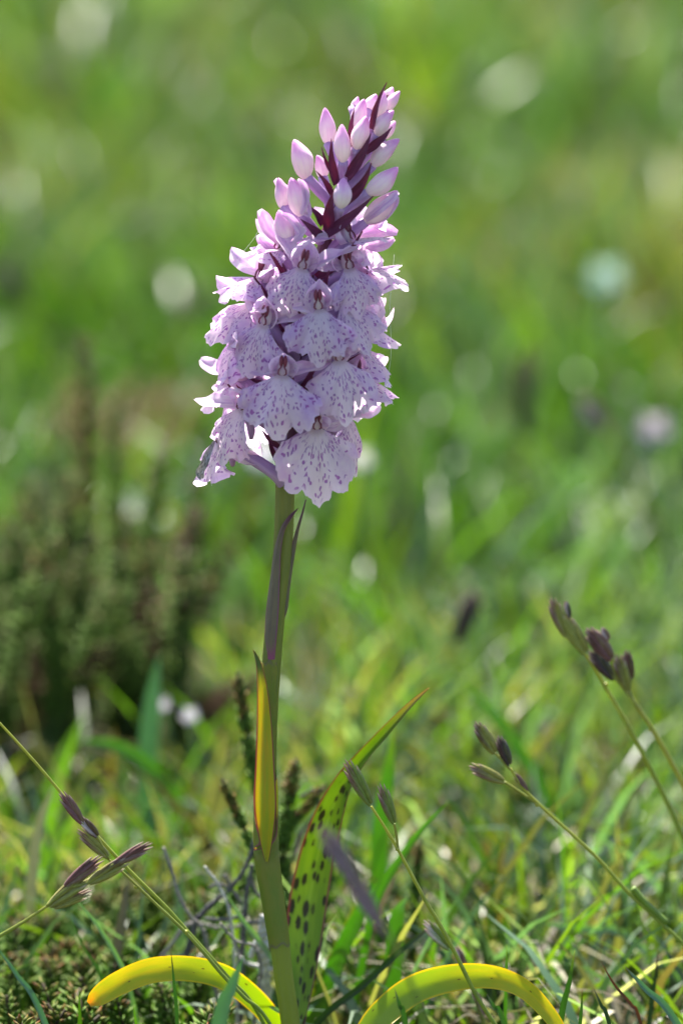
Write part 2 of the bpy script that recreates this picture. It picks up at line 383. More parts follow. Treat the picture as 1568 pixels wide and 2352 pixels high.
MM = 0.001
def frame(yaw, pitch, roll):
    yw, pt, rl = R(yaw), R(pitch), R(roll)
    F = Vector((math.sin(yw) * math.cos(pt), -math.cos(yw) * math.cos(pt), math.sin(pt)))
    Rr = Vector((math.cos(yw), math.sin(yw), 0)); U = F.cross(Rr) * -1
    U = Rr.cross(F) * -1 if False else Vector((-math.sin(yw) * math.sin(pt), math.cos(yw) * math.sin(pt), math.cos(pt)))
    q = Matrix.Rotation(rl, 3, F)
    return q @ Rr, q @ U, F

def lip_mesh(O, fr, W, L, seed, d0=48, d1=8, curl=1.0, ruf=1.0, theta=53, mid=0.10, sweep=0.0):
    Rr, U, F = fr; r = random.Random(seed); mb = MB(); nt, ns = 56, 20
    ph = [r.uniform(0, 6.28) for _ in range(8)]; kk = r.uniform(2.2, 3.4)
    TH = R(theta)
    def rad(t):
        x = 1 + 0.035 * math.sin(7 * t + ph[0]) + 0.025 * math.sin(13 * t + ph[1]) + 0.022 * math.sin(29 * t + ph[2]) + 0.018 * math.sin(47 * t + ph[3]) + 0.014 * math.sin(71 * t + ph[4])
        x += mid * math.exp(-(t / 0.09) ** 2) - 0.10 * math.exp(-((abs(t) - 0.25) / 0.07) ** 2)
        return x * (1 - 0.30 * abs(t) ** 5)
    mx = math.sin(TH) * 0.80
    prof = []; y = z = 0.0; m = 60
    for i in range(m + 1):
        prof.append((y, z)); a = i / m * 1.15; dl = R(d0 + (d1 - d0) * min(1, a * 1.5) - curl * 22 * max(0, a - 0.6))
        y -= math.cos(dl) * 1.15 / m; z += math.sin(dl) * 1.15 / m
    def pr(a):
        k = max(0, min(m - 1e-4, a / 1.15 * m)); i = int(k); f = k - i
        return prof[i][0] + (prof[i + 1][0] - prof[i][0]) * f, prof[i][1] + (prof[i + 1][1] - prof[i][1]) * f
    rows = []; uvs = []
    neck = 0.85; asy = r.uniform(-0.7, 0.7); cr_t = r.uniform(-0.6, 0.6); cr_a = r.uniform(-0.9, 0.9); tw = r.uniform(-0.5, 0.5)
    for j in range(ns + 1):
        s = j / ns; row = []; uvr = []
        for i in range(nt + 1):
            t = i / nt * 2 - 1; rr = rad(t) * s; th = t * TH
            x = math.sin(th) * rr / mx * W / 2 + t * neck * (1 - s) ** 2
            a = math.cos(th) * rr
            a = a + 0.05 * s * (1 - abs(t))
            py, pz = pr(a)
            e = s ** 2.2
            zo = -curl * 1.9 * (x / (W / 2)) ** 2 * (0.4 + 0.6 * s) + ruf * e * (0.62 * math.sin(kk * math.pi * t + ph[5]) + 0.28 * math.sin(7.3 * t + ph[6]) + 0.22 * s ** 3 * math.sin(23 * t + ph[7]) + 0.12 * s ** 4 * math.sin(39 * t + ph[1]))
            zo += asy * s * t * abs(t) * 1.6 + cr_a * s * s * math.exp(-((t - cr_t) / 0.16) ** 2) + tw * x * s * 0.25
            zo += 0.10 * math.sin(t * 19 + ph[2]) * s * (1 - s) * 2
            p = O + (Rr * (x + sweep * s * s) + U * (py * L) + F * (pz * L + zo)) * MM
            row.append(p); uvr.append(((t + 1) / 2, s))
        rows.append(row); uvs.append(uvr)
    mb.grid(rows, uvs); return mb

def hood_mesh(O, fr, H=5.4, Wd=2.0, seed=0, bend=1.0, spread=118):
    Rr, U, F = fr; r = random.Random(seed + 5); mb = MB(); rows = []; uvs = []
    nv, nu = 16, 20; a0 = r.uniform(-0.3, 0.3)
    for i in range(nv + 1):
        v = i / nv
        w = Wd * (math.sin(math.pi * min(1, 0.20 + 0.80 * v)) ** 0.75 if v < 1 else 0.05) + 0.12
        d = 1.7 * (math.sin(math.pi * (0.22 + 0.74 * v)) ** 0.8) * Wd / 2.0
        zc = -0.4 + bend * 1.7 * v ** 2.2; yc = -0.3 + H * v - 0.25 * v * v
        sp = R(spread - 34 * v)
        row = []; uvr = []
        for j in range(nu + 1):
            u = j / nu * 2 - 1; f = u * sp
            k = 1 - 0.10 * math.exp(-((abs(u) - 0.46) / 0.10) ** 2) * (0.3 + v) + 0.04 * math.sin(9 * u + 3 * v + a0)
            x = w * math.sin(f) * k; z = zc - d * math.cos(f) * k
            fl = max(0, abs(u) - 0.75) * 4
            x += math.copysign(fl * 0.35 * math.sin(math.pi * v), u); 
            row.append(O + (Rr * (x + a0 * v) + U * (yc + 0.3 * math.cos(f) * v) + F * z) * MM); uvr.append(((u + 1) / 2, v))
        rows.append(row); uvs.append(uvr)
    mb.grid(rows, uvs); return mb

def sepal_mesh(O, fr, side, Ln=7.0, Wd=1.5, elev=28, back=0.15, seed=0, curl=0.0):
    Rr, U, F = fr; r = random.Random(seed * 3 + (7 if side > 0 else 2)); mb = MB()
    e = R(elev + r.uniform(-9, 9)); pts = []; wd = []
    b = back + r.uniform(-0.2, 0.2); cu = curl + r.uniform(-0.5, 0.9)
    for i in range(7):
        s = i / 6
        x = side * (0.7 + math.cos(e) * Ln * s); y = 0.5 + math.sin(e) * Ln * s + cu * s * s * 1.2; z = -1.0 - b * Ln * s + 0.7 * math.sin(math.pi * s) - 0.5 * s * s
        pts.append(O + (Rr * x + U * y + F * z) * MM)
        wd.append(Wd * MM * max(0.10, (0.42 + 0.58 * math.sin(math.pi * min(1, 0.10 + s * 0.80))) * (1 - s ** 6 * 0.62)))
    nh = (F * 0.8 + U * 0.6).normalized() if side > 0 else (F * 0.8 + U * 0.6).normalized()
    ribbon(mb, pts, wd, tuple(nh), fold=r.uniform(0.15, 0.5), n=18, nc=8, wave=0.24, twist=r.uniform(-0.9, 0.9), seed=seed + side)
    return mb

def ellipsoid(mb, c, ax, rx, n=8, m=8):
    X, Y, Z = ax; rows = []; uvs = []
    for i in range(m + 1):
        a = math.pi * i / m
        rows.append([c + (X * math.cos(b) * math.sin(a) * rx[0] + Y * math.sin(b) * math.sin(a) * rx[1] - Z * math.cos(a) * rx[2]) for b in [2 * math.pi * j / n for j in range(n + 1)]])
        uvs.append([(j / n, i / m) for j in range(n + 1)])
    mb.grid(rows, uvs)

def bract(p0, p1, w, bulge=(0, 0, 0), nrm=(0, -1, 0.25), parent=None, mat='bract', fold=0.35, tw=0.0):
    p0, p1 = Vector(p0), Vector(p1); b = Vector(bulge)
    pts = [p0, p0.lerp(p1, 0.3) + b * 0.8, p0.lerp(p1, 0.62) + b, p1]
    L = (p1 - p0).length
    mb = MB(); ribbon(mb, pts, [w * 0.75, w, w * 0.62, w * 0.04], nrm, fold=fold, n=16, nc=6, thick=0.00025, twist=tw)
    return mb.build('bract', mat, parent)

fl_count = 0
def flower(O, yaw, pitch=0, roll=0, W=12, L=9, d0=48, d1=8, curl=1.0, ruf=1.2, hood=5.4, hw=1.9, elev=28, back=0.15, sl=7.0, theta=53, mid=0.10, sweep=0.0, hbend=1.0, drop=7.0, br=True, lip=True, spread=118, fade=False):
    global fl_count; fl_count += 1; seed = fl_count * 17
    fr = frame(yaw, pitch, roll); Rr, U, F = fr
    A = axis_at(O.z - drop * MM)
    mb = MB()
    e = O + (-F * 1.2 - U * 0.4) * MM
    c1 = A + (Vector((F.x, F.y, 0)) * 2.2 + Vector((0, 0, 2.6))) * MM
    S = cr([tuple(A) + (0.9,), tuple(c1) + (1.0,), tuple(c1.lerp(e, 0.6)) + (0.95,), tuple(e) + (0.85,), tuple(O - F * 0.2 * MM) + (0.75,)], 14)
    mb.tube([s[:3] for s in S], [s[3] * MM for s in S], n=12, ridge=0.07)
    fl = mb.build('flower', 'ovary', orchid)
    if lip:
        lip_mesh(O, fr, W, L, seed, d0, d1, curl, ruf, theta, mid, sweep).build('lip', 'lip', fl)
    hood_mesh(O, fr, hood, hw, seed, hbend, spread).build('hood', 'petal', fl)
    for s in (-1, 1):
        sepal_mesh(O, fr, s, sl, 1.45, elev, back, seed).build('sepal', 'petal', fl)
    cm = MB()
    ellipsoid(cm, O + (U * 1.0 - F * 0.5) * MM, (Rr, F, U), (0.95 * MM, 0.8 * MM, 1.6 * MM)); cm.build('column', 'column', fl)
    an = MB()
    for s in (-1, 1):
        ellipsoid(an, O + (U * 2.2 + F * 0.15 + Rr * 0.30 * s) * MM, (Rr, F, U), (0.34 * MM, 0.4 * MM, 0.95 * MM))
        cp = [O + (Rr * (s * x) + U * y + F * z) * MM for x, y, z in ((0.15, 1.5, 0.45), (0.55, 0.9, 0.5), (0.62, 0.35, 0.55), (0.3, 0.1, 0.6))]
        an.tube(cp, [0.10 * MM, 0.14 * MM, 0.14 * MM, 0.08 * MM], n=6)
    an.build('anther', 'anther', fl)
    sp = MB()
    sp.tube([O + (U * y + F * z) * MM for y, z in ((-0.2, -0.3), (-1.2, -1.3), (-2.6, -2.1), (-4.4, -2.6), (-5.6, -2.7))], [0.9 * MM, 0.85 * MM, 0.75 * MM, 0.6 * MM, 0.35 * MM], n=10)
    sp.build('spur', 'ovary', fl)
    if br:
        od = Vector((F.x, F.y, 0)).normalized()
        side = od.cross(Vector((0, 0, 1)))
        p0 = A + od * 1.2 * MM + Vector((0, 0, -1.2)) * MM
        p1 = p0 + (od * rng.uniform(6.5, 8.5) + Vector((0, 0, rng.uniform(7, 10))) + side * rng.uniform(-2.5, 2.5)) * MM
        nn = (-od * 0.6 + Vector((0, 0, 0.8)))
        bract(p0, p1, 1.5 * MM, (od * -0.2 + Vector((0, 0, -1.2))) * MM, nn, orchid)
    return fl, fr

# every open flower: place of the throat in the picture, depth in front of (-) or behind the spike axis in mm, direction it faces
front = [
 # px,  py,  dep, yaw, keywords
 (694, 617, -8.5, -14, dict(W=10.0, L=7.4, roll=-14, pitch=-2, hood=5.2, hw=1.9, elev=30, sl=7.6, back=0.3)),
 (801, 617, -6.5, 24, dict(W=9.6, L=7.2, roll=8, pitch=0, hood=4.2, hw=2.3, elev=4, sl=4.6, ruf=1.6, hbend=1.5)),
 (731, 710, -10.0, 2, dict(W=11.2, L=8.0, roll=2, pitch=-4, hood=5.2, hw=1.7, elev=40, sl=5.5, ruf=1.2, theta=54, back=0.7)),
 (606, 745, -8.0, -32, dict(W=9.8, L=8.2, roll=-12, pitch=-4, hood=5.0, hw=1.8, elev=30, sl=6.0, back=0.6)),
 (578, 700, -3.0, -58, dict(W=10.0, L=8.0, roll=-14, pitch=10, hood=4.6, hw=1.9, elev=10, sl=6.4, ruf=1.3, d0=62, d1=28, back=-0.55)),
 (789, 702, -6.5, 40, dict(W=10.2, L=8.0, roll=12, pitch=2, hood=4.6, hw=1.7, elev=18, sl=7.5, ruf=1.4, d0=55, d1=18, back=-0.1)),
 (649, 862, -11.0, -8, dict(W=13.6, L=9.0, roll=-4, pitch=-2, hood=4.2, hw=2.0, elev=0, sl=6.6, ruf=1.4, theta=58, hbend=1.6, mid=0.16, back=0.6)),
 (778, 828, -9.5, 14, dict(W=10.8, L=9.2, roll=4, pitch=-2, hood=4.0, hw=1.7, elev=28, sl=6.0, theta=60, back=0.7)),
 (727, 985, -9.5, 10, dict(W=12.6, L=11.0, roll=0, pitch=-8, hood=3.4, hw=1.8, elev=0, sl=7.0, theta=72, ruf=0.8, curl=0.5, mid=0.05, d0=30, d1=4, hbend=1.6, back=0.5)),
 (556, 940, -7.0, -42, dict(W=9.0, L=8.4, roll=-12, pitch=-6, hood=4.6, hw=2.0, elev=0, sl=7.4, d0=52, d1=12, hbend=2.0, back=-0.45, br=False)),
 (508, 1018, -1.5, -52, dict(W=6.5, L=7.0, roll=-24, pitch=-14, hood=3.4, hw=1.5, elev=-30, sl=6.0, curl=1.6, ruf=1.6, fade=True, d0=50, d1=20, br=False)),
 (548, 780, -3.0, -66, dict(W=9.0, L=7.6, roll=-4, pitch=-8, hood=4.4, hw=1.8, elev=16, sl=6.2, curl=1.4, d0=60, d1=20, back=-0.5)),
 (597, 640, -2.0, -64, dict(W=9.0, L=6.8, roll=-6, pitch=8, hood=5.6, hw=2.0, elev=22, sl=6.2, d0=78, d1=50, ruf=1.6, back=-0.55)),
 (640, 574, -1.5, -52, dict(W=7.5, L=5.6, roll=-4, pitch=20, hood=6.0, hw=2.0, elev=34, sl=6.8, d0=80, d1=50, back=-0.4)),
 (806, 552, -3.5, 56, dict(W=8.0, L=6.2, roll=0, pitch=20, hood=4.6, hw=2.2, elev=10, sl=7.0, d0=88, d1=70, hbend=1.3)),
 (840, 622, 0.0, 76, dict(W=10.0, L=6.6, roll=6, pitch=14, hood=4.4, hw=1.9, elev=18, sl=6.0, d0=78, d1=46, ruf=1.9, back=-0.4)),
 (818, 745, 2.5, 84, dict(W=9.5, L=6.6, roll=0, pitch=6, hood=4.4, hw=1.8, elev=22, sl=7.0, d0=80, d1=45, ruf=1.7, back=-0.7)),
 (820, 800, 0.5, 74, dict(W=9.5, L=7.2, roll=4, pitch=-2, hood=4.4, hw=1.8, elev=22, sl=7.0, d0=70, d1=38, ruf=1.6, back=-0.6)),
 (824, 868, 1.0, 80, dict(W=9.0, L=6.6, roll=0, pitch=6, hood=4.4, hw=1.8, elev=6, sl=7.4, d0=75, d1=40, ruf=1.4, back=-0.7)),
 (796, 960, 0.0, 60, dict(W=9.5, L=8.2, roll=4, pitch=-10, hood=4.0, hw=1.8, elev=6, sl=7.6, d0=40, d1=8, curl=1.5, back=-0.5)),
 (545, 868, 0.5, -80, dict(W=9.0, L=6.6, roll=0, pitch=0, hood=4.4, hw=1.8, elev=8, sl=6.2, d0=70, d1=35, ruf=1.4, back=-0.8)),
]
for i, (px, py, dep, yaw, kw) in enumerate(front):
    fd = kw.pop('fade', False)
    kw.setdefault('back', 0.45)
    f_, fr_ = flower(PO(px, py, dep), yaw, **kw)
    if fd:
        # the shrivelled grey rim of the lowest flower
        mb = MB(); pts = [PO(492, 1012, -4), PO(480, 1035, -5.2), PO(468, 1062, -5.6), PO(458, 1085, -5.4), PO(462, 1100, -5)]
        ribbon(mb, pts, [0.2 * MM, 0.6 * MM, 0.8 * MM, 0.85 * MM, 0.4 * MM], (0.3, -1, 0.2), fold=0.7, n=26, nc=8, wave=0.35, thick=0.0003)
        mb.build('withered_edge', 'withered', f_)
# flowers round the far side of the spike
for zpx, yaw in ((560, 140), (600, 215), (640, 110), (690, 175), (720, 250), (770, 130), (800, 205), (850, 118), (870, 245), (900, 165), (950, 215), (960, 130)):
    A = axis_at(PO(700, zpx).z)
    d = Vector((math.sin(R(yaw)), -math.cos(R(yaw)), 0))
    flower(A + d * 8.0 * MM, yaw, pitch=-2, roll=rng.uniform(-8, 8), W=rng.uniform(9.5, 11.5), L=rng.uniform(7.5, 8.5), ruf=1.3, elev=rng.uniform(15, 30))

def bud(bp, tp, w, dep=0.0, drop=None, tilt=0.0, name='bud'):
    b = PO(bp[0], bp[1], dep); t = PO(tp[0], tp[1], dep + tilt); L = (t - b).length; ax = (t - b).normalized()
    x = ax.cross(Vector((0, -1, 0.1))).normalized(); y = ax.cross(x); mb = MB(); rows = []; uvs = []
    r = random.Random(int(bp[0] * 7 + bp[1])); ph = r.uniform(0, 6)
    n = 20; m = 18
    bendv = (x * r.uniform(-0.4, 0.4) + y * r.uniform(-0.4, 0.2)) * MM
    for i in range(m + 1):
        v = i / m
        rad = w * PXM / 2 * (math.sin(math.pi * (v * 0.93 + 0.02) ** 0.80) ** 0.80 if v < 1 else 0.03)
        if v > 0.80: rad = max(rad, w * PXM / 2 * 0.52 * (1 - (v - 0.80) / 0.22)) if v < 1 else w * PXM / 2 * 0.04
        rad *= 0.95 * (1 - 0.22 * max(0, (v - 0.5) / 0.5) ** 1.3)
        row = []
        for j in range(n + 1):
            a = 2 * math.pi * j / n
            k = 1 + 0.06 * math.cos(3 * a + ph + v) - 0.13 * max(0, math.cos(3 * a + ph + 0.8 * v)) ** 10 * math.sin(math.pi * min(1, v * 1.2)) + 0.03 * math.sin(5 * a + 5 * v + ph)
            row.append(b + ax * (L * v) + (x * math.cos(a) + y * math.sin(a)) * rad * k + bendv * math.sin(math.pi * v))
        rows.append(row); uvs.append([(j / n, v) for j in range(n + 1)])
    mb.grid(rows, uvs); o = mb.build(name, 'bud', orchid)
    A = axis_at(b.z - (drop or 5.0) * MM)
    ov = MB(); e = b + ax * 0.3 * MM
    mid = A.lerp(e, 0.5) + (e - A).cross(Vector((0, 1, 0))).normalized() * 0.0
    S = cr([tuple(A) + (0.7,), tuple(mid) + (0.85,), tuple(e) + (0.8,)], 9)
    ov.tube([s[:3] for s in S], [s[3] * MM for s in S], n=10, ridge=0.06); ov.build('ovary', 'ovary', o)
    return o
buds = [((753, 334), (746, 247), 40, 2.5), ((787, 374), (785, 285), 41, -4.5), ((817, 344), (841, 266), 41, -4.5), ((812, 300), (836, 227), 38, 0.5),
        ((704, 411), (675, 320), 54, -2.5), ((860, 274), (881, 208), 34, -2.5), ((887, 256), (918, 209), 28, 0.0), ((884, 226), (902, 200), 24, 1.0),
        ((862, 312), (904, 253), 36, -3.0), ((852, 382), (917, 319), 41, -2.0), ((841, 445), (914, 384), 48, -3.0), ((781, 479), (789, 408), 46, -7.0),
        ((874, 318), (908, 278), 32, 3.0), ((742, 412), (728, 356), 36, 3.5), ((842, 256), (864, 216), 34, 3.0),
        ((836, 512), (913, 438), 52, -1.5), ((693, 497), (668, 408), 52, -3.5), ((668, 562), (640, 482), 50, -4.5), ((650, 480), (640, 408), 38, 2.0), ((808, 250), (822, 222), 20, 3.0)]
BO = [bud(*b) for b in buds]
def loose_sepal(parent, pts, w, dep, mat='petal', fold=0.35, nrm=(0, -1, 0.2)):
    mb = MB(); n = len(pts)
    P3 = [PO(p[0], p[1], dep + (p[2] if len(p) > 2 else 0)) for p in pts]
    wd = [w * PXM / 2 * max(0.22, math.sin(math.pi * (0.18 + 0.70 * i / (n - 1)))) for i in range(n)]
    ribbon(mb, P3, wd, nrm, fold=fold, n=14, nc=6, wave=0.08, thick=0.0003); return mb.build('sepal', mat, parent)
loose_sepal(BO[15], [(840, 505), (872, 480, -1.5), (900, 455, -1), (914, 442)], 22, -3.5)
loose_sepal(BO[15], [(842, 512), (880, 498), (905, 468), (913, 452)], 22, -2.0)
loose_sepal(BO[16], [(692, 492), (703, 455), (697, 425), (684, 412)], 18, -7.0)
loose_sepal(BO[16], [(697, 490), (709, 492), (706, 465), (690, 420)], 14, -6.8)
loose_sepal(BO[17], [(672, 556), (690, 535), (668, 502), (646, 490)], 20, -7.0)
loose_sepal(BO[17], [(650, 560), (622, 530), (606, 500), (596, 482)], 36, -2.0)
loose_sepal(BO[15], [(818, 540), (850, 535, 1), (885, 530, 1), (912, 536, 1)], 40, 1.5, nrm=(0, -1, 0.6))
loose_sepal(BO[15], [(830, 560), (860, 566, 1), (885, 560, 1), (905, 548, 1)], 34, 0.0, nrm=(0, -1, 0.5))
loose_sepal(BO[16], [(700, 495), (680, 470, 2), (655, 440, 2), (632, 412, 2)], 34, 0.0)
loose_sepal(BO[17], [(652, 585), (620, 570), (600, 552), (592, 540)], 26, -1.0)
# dark bracts between the buds: foot, tip, full width, depth
for (p0, p1, w, dep, bx) in [((853, 300), (887, 189), 17, -5.0, -5), ((796, 412), (852, 306), 27, -5.0, 4), ((845, 352), (900, 291), 22, -4.5, 5), ((801, 468), (853, 375), 27, -6.0, 7),
                             ((762, 425), (761, 318), 22, -4.0, -5), ((752, 530), (767, 436), 30, -7.0, -4), ((745, 545), (857, 450), 28, -6.5, 6), ((733, 395), (739, 338), 10, -4.0, -2),
                             ((803, 360), (814, 246), 19, -2.0, -7), ((750, 450), (725, 392), 16, -4.0, 5), ((731, 520), (706, 470), 20, -3.5, 6), ((735, 552), (690, 503), 24, -6.0, 3),
                             ((728, 640), (800, 572), 26, -5.0, 4), ((632, 645), (629, 588), 13, -4.0, -2), ((625, 768), (635, 730), 9, -8.0, 0), ((556, 825), (559, 772), 7, -4.0, -2),
                             ((575, 890), (561, 862), 12, -6.0, 0), ((812, 844), (827, 812), 9, -6.0, 0), ((768, 755), (785, 706), 24, -3.0, 2), ((690, 885), (722, 815), 26, -4.0, 5), ((634, 1030), (600, 985), 14, -4.0, -3),
                             ((820, 470), (828, 420), 18, 1.0, 2), ((776, 480), (760, 440), 18, 2.0, 0)]:
    a, b = PO(p0[0], p0[1], dep), PO(p1[0], p1[1], dep - 0.6)
    ac = axis_at(a.z); a2 = a.lerp(ac, 0.35)
    bract(a2, b, w * PXM / 2, Vector((bx * PXM, -0.0006, 0)), (rng.uniform(-0.4, 0.4), -1, 0.2), orchid, tw=rng.uniform(-0.3, 0.3))
# leaves up the stem
def wrap(name, mat, rows_):
    """a sheath round the stem: (axis px, py, depth, radius mm, middle angle, half angle)"""
    S = cr([tuple(PO(a, b, c)) + (r_, m_, h_) for a, b, c, r_, m_, h_ in rows_], 40); mb = MB(); rows = []; uvs = []
    for i, s in enumerate(S):
        c = Vector(s[:3]); rows.append([c + Vector((math.sin(R(s[4] + s[5] * u)), -math.cos(R(s[4] + s[5] * u)), 0)) * s[3] * MM * (1 + 0.012 * math.sin(u * 31)) + Vector((0, 0, max(0, 1 - i / 3) * (0.0005 * math.sin(u * 5 + 1) + 0.0003 * math.sin(u * 17)))) for u in [j / 15 - 1 for j in range(31)]])
        uvs.append([(j / 30, i / 39) for j in range(31)])
    mb.grid(rows, uvs); return mb.build(name, mat, orchid)
# lower sheath, closed round the stem from the pink ring up to the notch
wrap('leaf_sheath', 'leaf_sheath', [(642, 2172, 0, 1.62, 0, 180), (636, 2130, 0, 1.75, 0, 180), (624, 2050, 0, 1.85, 0, 180), (613, 1975, 0, 2.0, 0, 180), (611, 1930, 0, 2.0, 180, 158), (611, 1880, 0, 1.95, 180, 120), (611, 1820, 0, 1.85, 180, 90), (612, 1760, 0, 1.7, 180, 40)])
# its blade, folded, sun shining through
mb = MB(); ribbon(mb, [PO(613, 1985, -1.9), PO(612, 1930, -2.2), PO(611, 1850, -2.6), PO(610, 1760, -2.6), PO(609, 1680, -2.5), PO(605, 1600, -2.6), PO(598, 1540, -2.4), PO(590, 1510, -2.2), PO(581, 1492, -2.0)],
                  [0.15 * MM, 1.1 * MM, 1.95 * MM, 1.65 * MM, 1.35 * MM, 1.0 * MM, 0.6 * MM, 0.32 * MM, 0.08 * MM], (-0.18, -1, 0.05), fold=0.42, n=44, nc=10, thick=0.0003)
mb.build('leaf', 'leaf_blade', orchid)
# upper bract leaves pressed to the stem
mb = MB(); ribbon(mb, [PO(617, 1515, -1.55), PO(617, 1460, -1.75), PO(621, 1400, -1.8), PO(629, 1320, -1.8), PO(636, 1260, -1.95), PO(648, 1215, -2.2), PO(666, 1187, -2.5), PO(684, 1168, -2.7)],
                  [0.95 * MM, 1.25 * MM, 1.3 * MM, 0.95 * MM, 0.65 * MM, 0.45 * MM, 0.35 * MM, 0.06 * MM], (-0.55, -1, 0.0), fold=-0.55, n=40, nc=8, thick=0.0003)
mb.build('leaf', 'leaf_bract', orchid)
mb = MB(); ribbon(mb, [PO(649, 1425, -0.4), PO(656, 1395, -0.6), PO(662, 1340, -0.5), PO(672, 1280, -0.4), PO(684, 1220, -0.4), PO(695, 1180, -0.4), PO(703, 1148, -0.4)],
                  [0.55 * MM, 0.75 * MM, 0.75 * MM, 0.6 * MM, 0.36 * MM, 0.2 * MM, 0.05 * MM], (0.5, -1, 0.0), fold=-0.6, n=36, nc=8, thick=0.0003)
mb.build('leaf', 'leaf_bract', orchid)
wrap('leaf_sheath', 'leaf_sheath', [(622, 1520, 0, 1.52, -20, 120), (617, 1600, 0, 1.55, 10, 130), (612, 1700, 0, 1.6, 60, 120), (611, 1790, 0, 1.62, 60, 120)])
# the broad basal leaf with dark blotches, bent over at its tip
mb = MB()
ribbon(mb, [PO(672, 2425, 5), PO(684, 2330, 9), PO(694, 2230, 13), PO(706, 2100, 15), PO(727, 1980, 15), PO(755, 1880, 13), PO(790, 1800, 11), PO(830, 1745, 9), PO(890, 1678, 7), PO(945, 1618, 6), PO(984, 1580, 6)],
       [1.0 * MM, 1.7 * MM, 2.6 * MM, 3.3 * MM, 3.1 * MM, 2.6 * MM, 1.9 * MM, 1.55 * MM, 1.25 * MM, 0.7 * MM, 0.08 * MM],
       lambda t: (-0.15 - 0.9 * max(0, t - 0.55), -1, 0.25), fold=lambda t: 0.38 + 0.5 * max(0, min(1, (t - 0.5) * 4)), n=70, nc=12, thick=0.0003)
mb.build('leaf', 'leaf_spotted', orchid)

# ------------------------------------------------------------------ yellowing strap leaves lying over in arches
def arch(name, px, wd, nrm, fold, label, mat='leaf_yellow', tw=0.0):
    pts = [P(a, b, c * MM) for a, b, c in px]
    o = thing(name, (pts[0].x, pts[0].y, 0), label, 'leaf')
    mb = MB(); ribbon(mb, pts, [w * MM for w in wd], nrm, fold=fold, n=60, nc=12, thick=0.0002, wave=0.07, twist=tw); mb.build('leaf_blade', mat, o); return o
arch('yellow_leaf', [(672, 2425, 8), (640, 2365, 2), (590, 2302, -4), (520, 2248, -9), (440, 2226, -11), (350, 2229, -13), (275, 2258, -14), (228, 2288, -15), (205, 2306, -15)],
     [1.2, 1.5, 1.8, 1.95, 2.0, 2.0, 1.9, 1.55, 0.5], (0.05, -1, 0.35), 0.2, 'yellow arched strap leaf with a blunt orange tip above the low heather')
arch('yellow_leaf', [(790, 2500, -24), (845, 2372, -20), (895, 2312, -16), (960, 2268, -13), (1040, 2246, -12), (1120, 2243, -12), (1190, 2264, -14), (1245, 2312, -16), (1290, 2380, -18), (1312, 2480, -20)],
     [1.6, 2.1, 2.3, 2.35, 2.2, 1.9, 1.6, 1.35, 1.0, 0.3], (0.05, -1, 0.3), 0.25, 'yellow green arched strap leaf with brown flecks beside the dark bent stalk')

# ------------------------------------------------------------------ flowering grass stalks
GC = dict(green=(0.15, 0.23, 0.03), olive=(0.25, 0.26, 0.05), straw=(0.33, 0.29, 0.12), purple=(0.075, 0.028, 0.022), dark=(0.035, 0.03, 0.03), yel=(0.36, 0.36, 0.05), mauve=(0.17, 0.075, 0.075), pale=(0.55, 0.46, 0.46), ash=(0.20, 0.14, 0.17))
def spikelet_mesh(a, b, w, c0, c1, seed, spread=0.20):
    a, b = Vector(a), Vector(b); r = random.Random(seed); L = (b - a).length; ax = (b - a).normalized()
    x = ax.cross(Vector((0, -1, 0.2))).normalized(); y = ax.cross(x); mb = MB()
    w *= 0.76
    parts = [(0.0, 0.84, -0.30, 0.60), (0.03, 0.78, 0.30, 0.60), (0.16, 0.80, -0.16, 0.52), (0.24, 0.72, 0.20, 0.48), (0.40, 0.60, -0.02, 0.42)]
    for q, (s0, ln, off, ws) in enumerate(parts):
        n, m = 10, 10; rows = []; uvs = []; cc = []
        base = a + ax * (L * s0) + x * off * w * 0.5
        dirv = (ax + x * off * spread * 2 + y * r.uniform(-0.06, 0.06)).normalized()
        for i in range(m + 1):
            v = i / m; rr = w * 0.5 * ws * (math.sin(math.pi * (0.06 + 0.90 * v) ** 0.75) ** 0.85 if i < m else 0.03)
            row = []; crow = []
            for j in range(n + 1):
                t = 2 * math.pi * j / n
                row.append(base + dirv * (L * ln * v) + (x * math.cos(t) + y * math.sin(t) * 0.8) * rr * (1 + 0.06 * math.cos(4 * t)))
                k = max(0, min(1, v * 1.1 + 0.25 * math.sin(3 * t + q) + r.uniform(-0.1, 0.1)))
                cx = lerp(c0, c1, k) if q % 2 == 0 else lerp(c0, (0.16, 0.15, 0.05), 0.55 * (1 - k))
                if v > 0.74: cx = lerp(cx, (0.46, 0.36, 0.28), min(0.7, (v - 0.74) * 4))
                if abs(math.cos(t)) > 0.9: cx = lerp(cx, (0.30, 0.22, 0.16), 0.35)
                crow.append(cx)
            rows.append(row); uvs.append([(j / n, v) for j in range(n + 1)]); cc.append(crow)
        mb.grid(rows, uvs, cc)
    return mb
def to_ground(pts):
    d = (pts[-1] - pts[-2]).normalized(); l = pts[-1]
    if l.z <= 0: return pts
    d = (d + Vector((0, 0, -0.6))).normalized()
    return pts + [l + d * ((l.z + 0.002) / -d.z)]
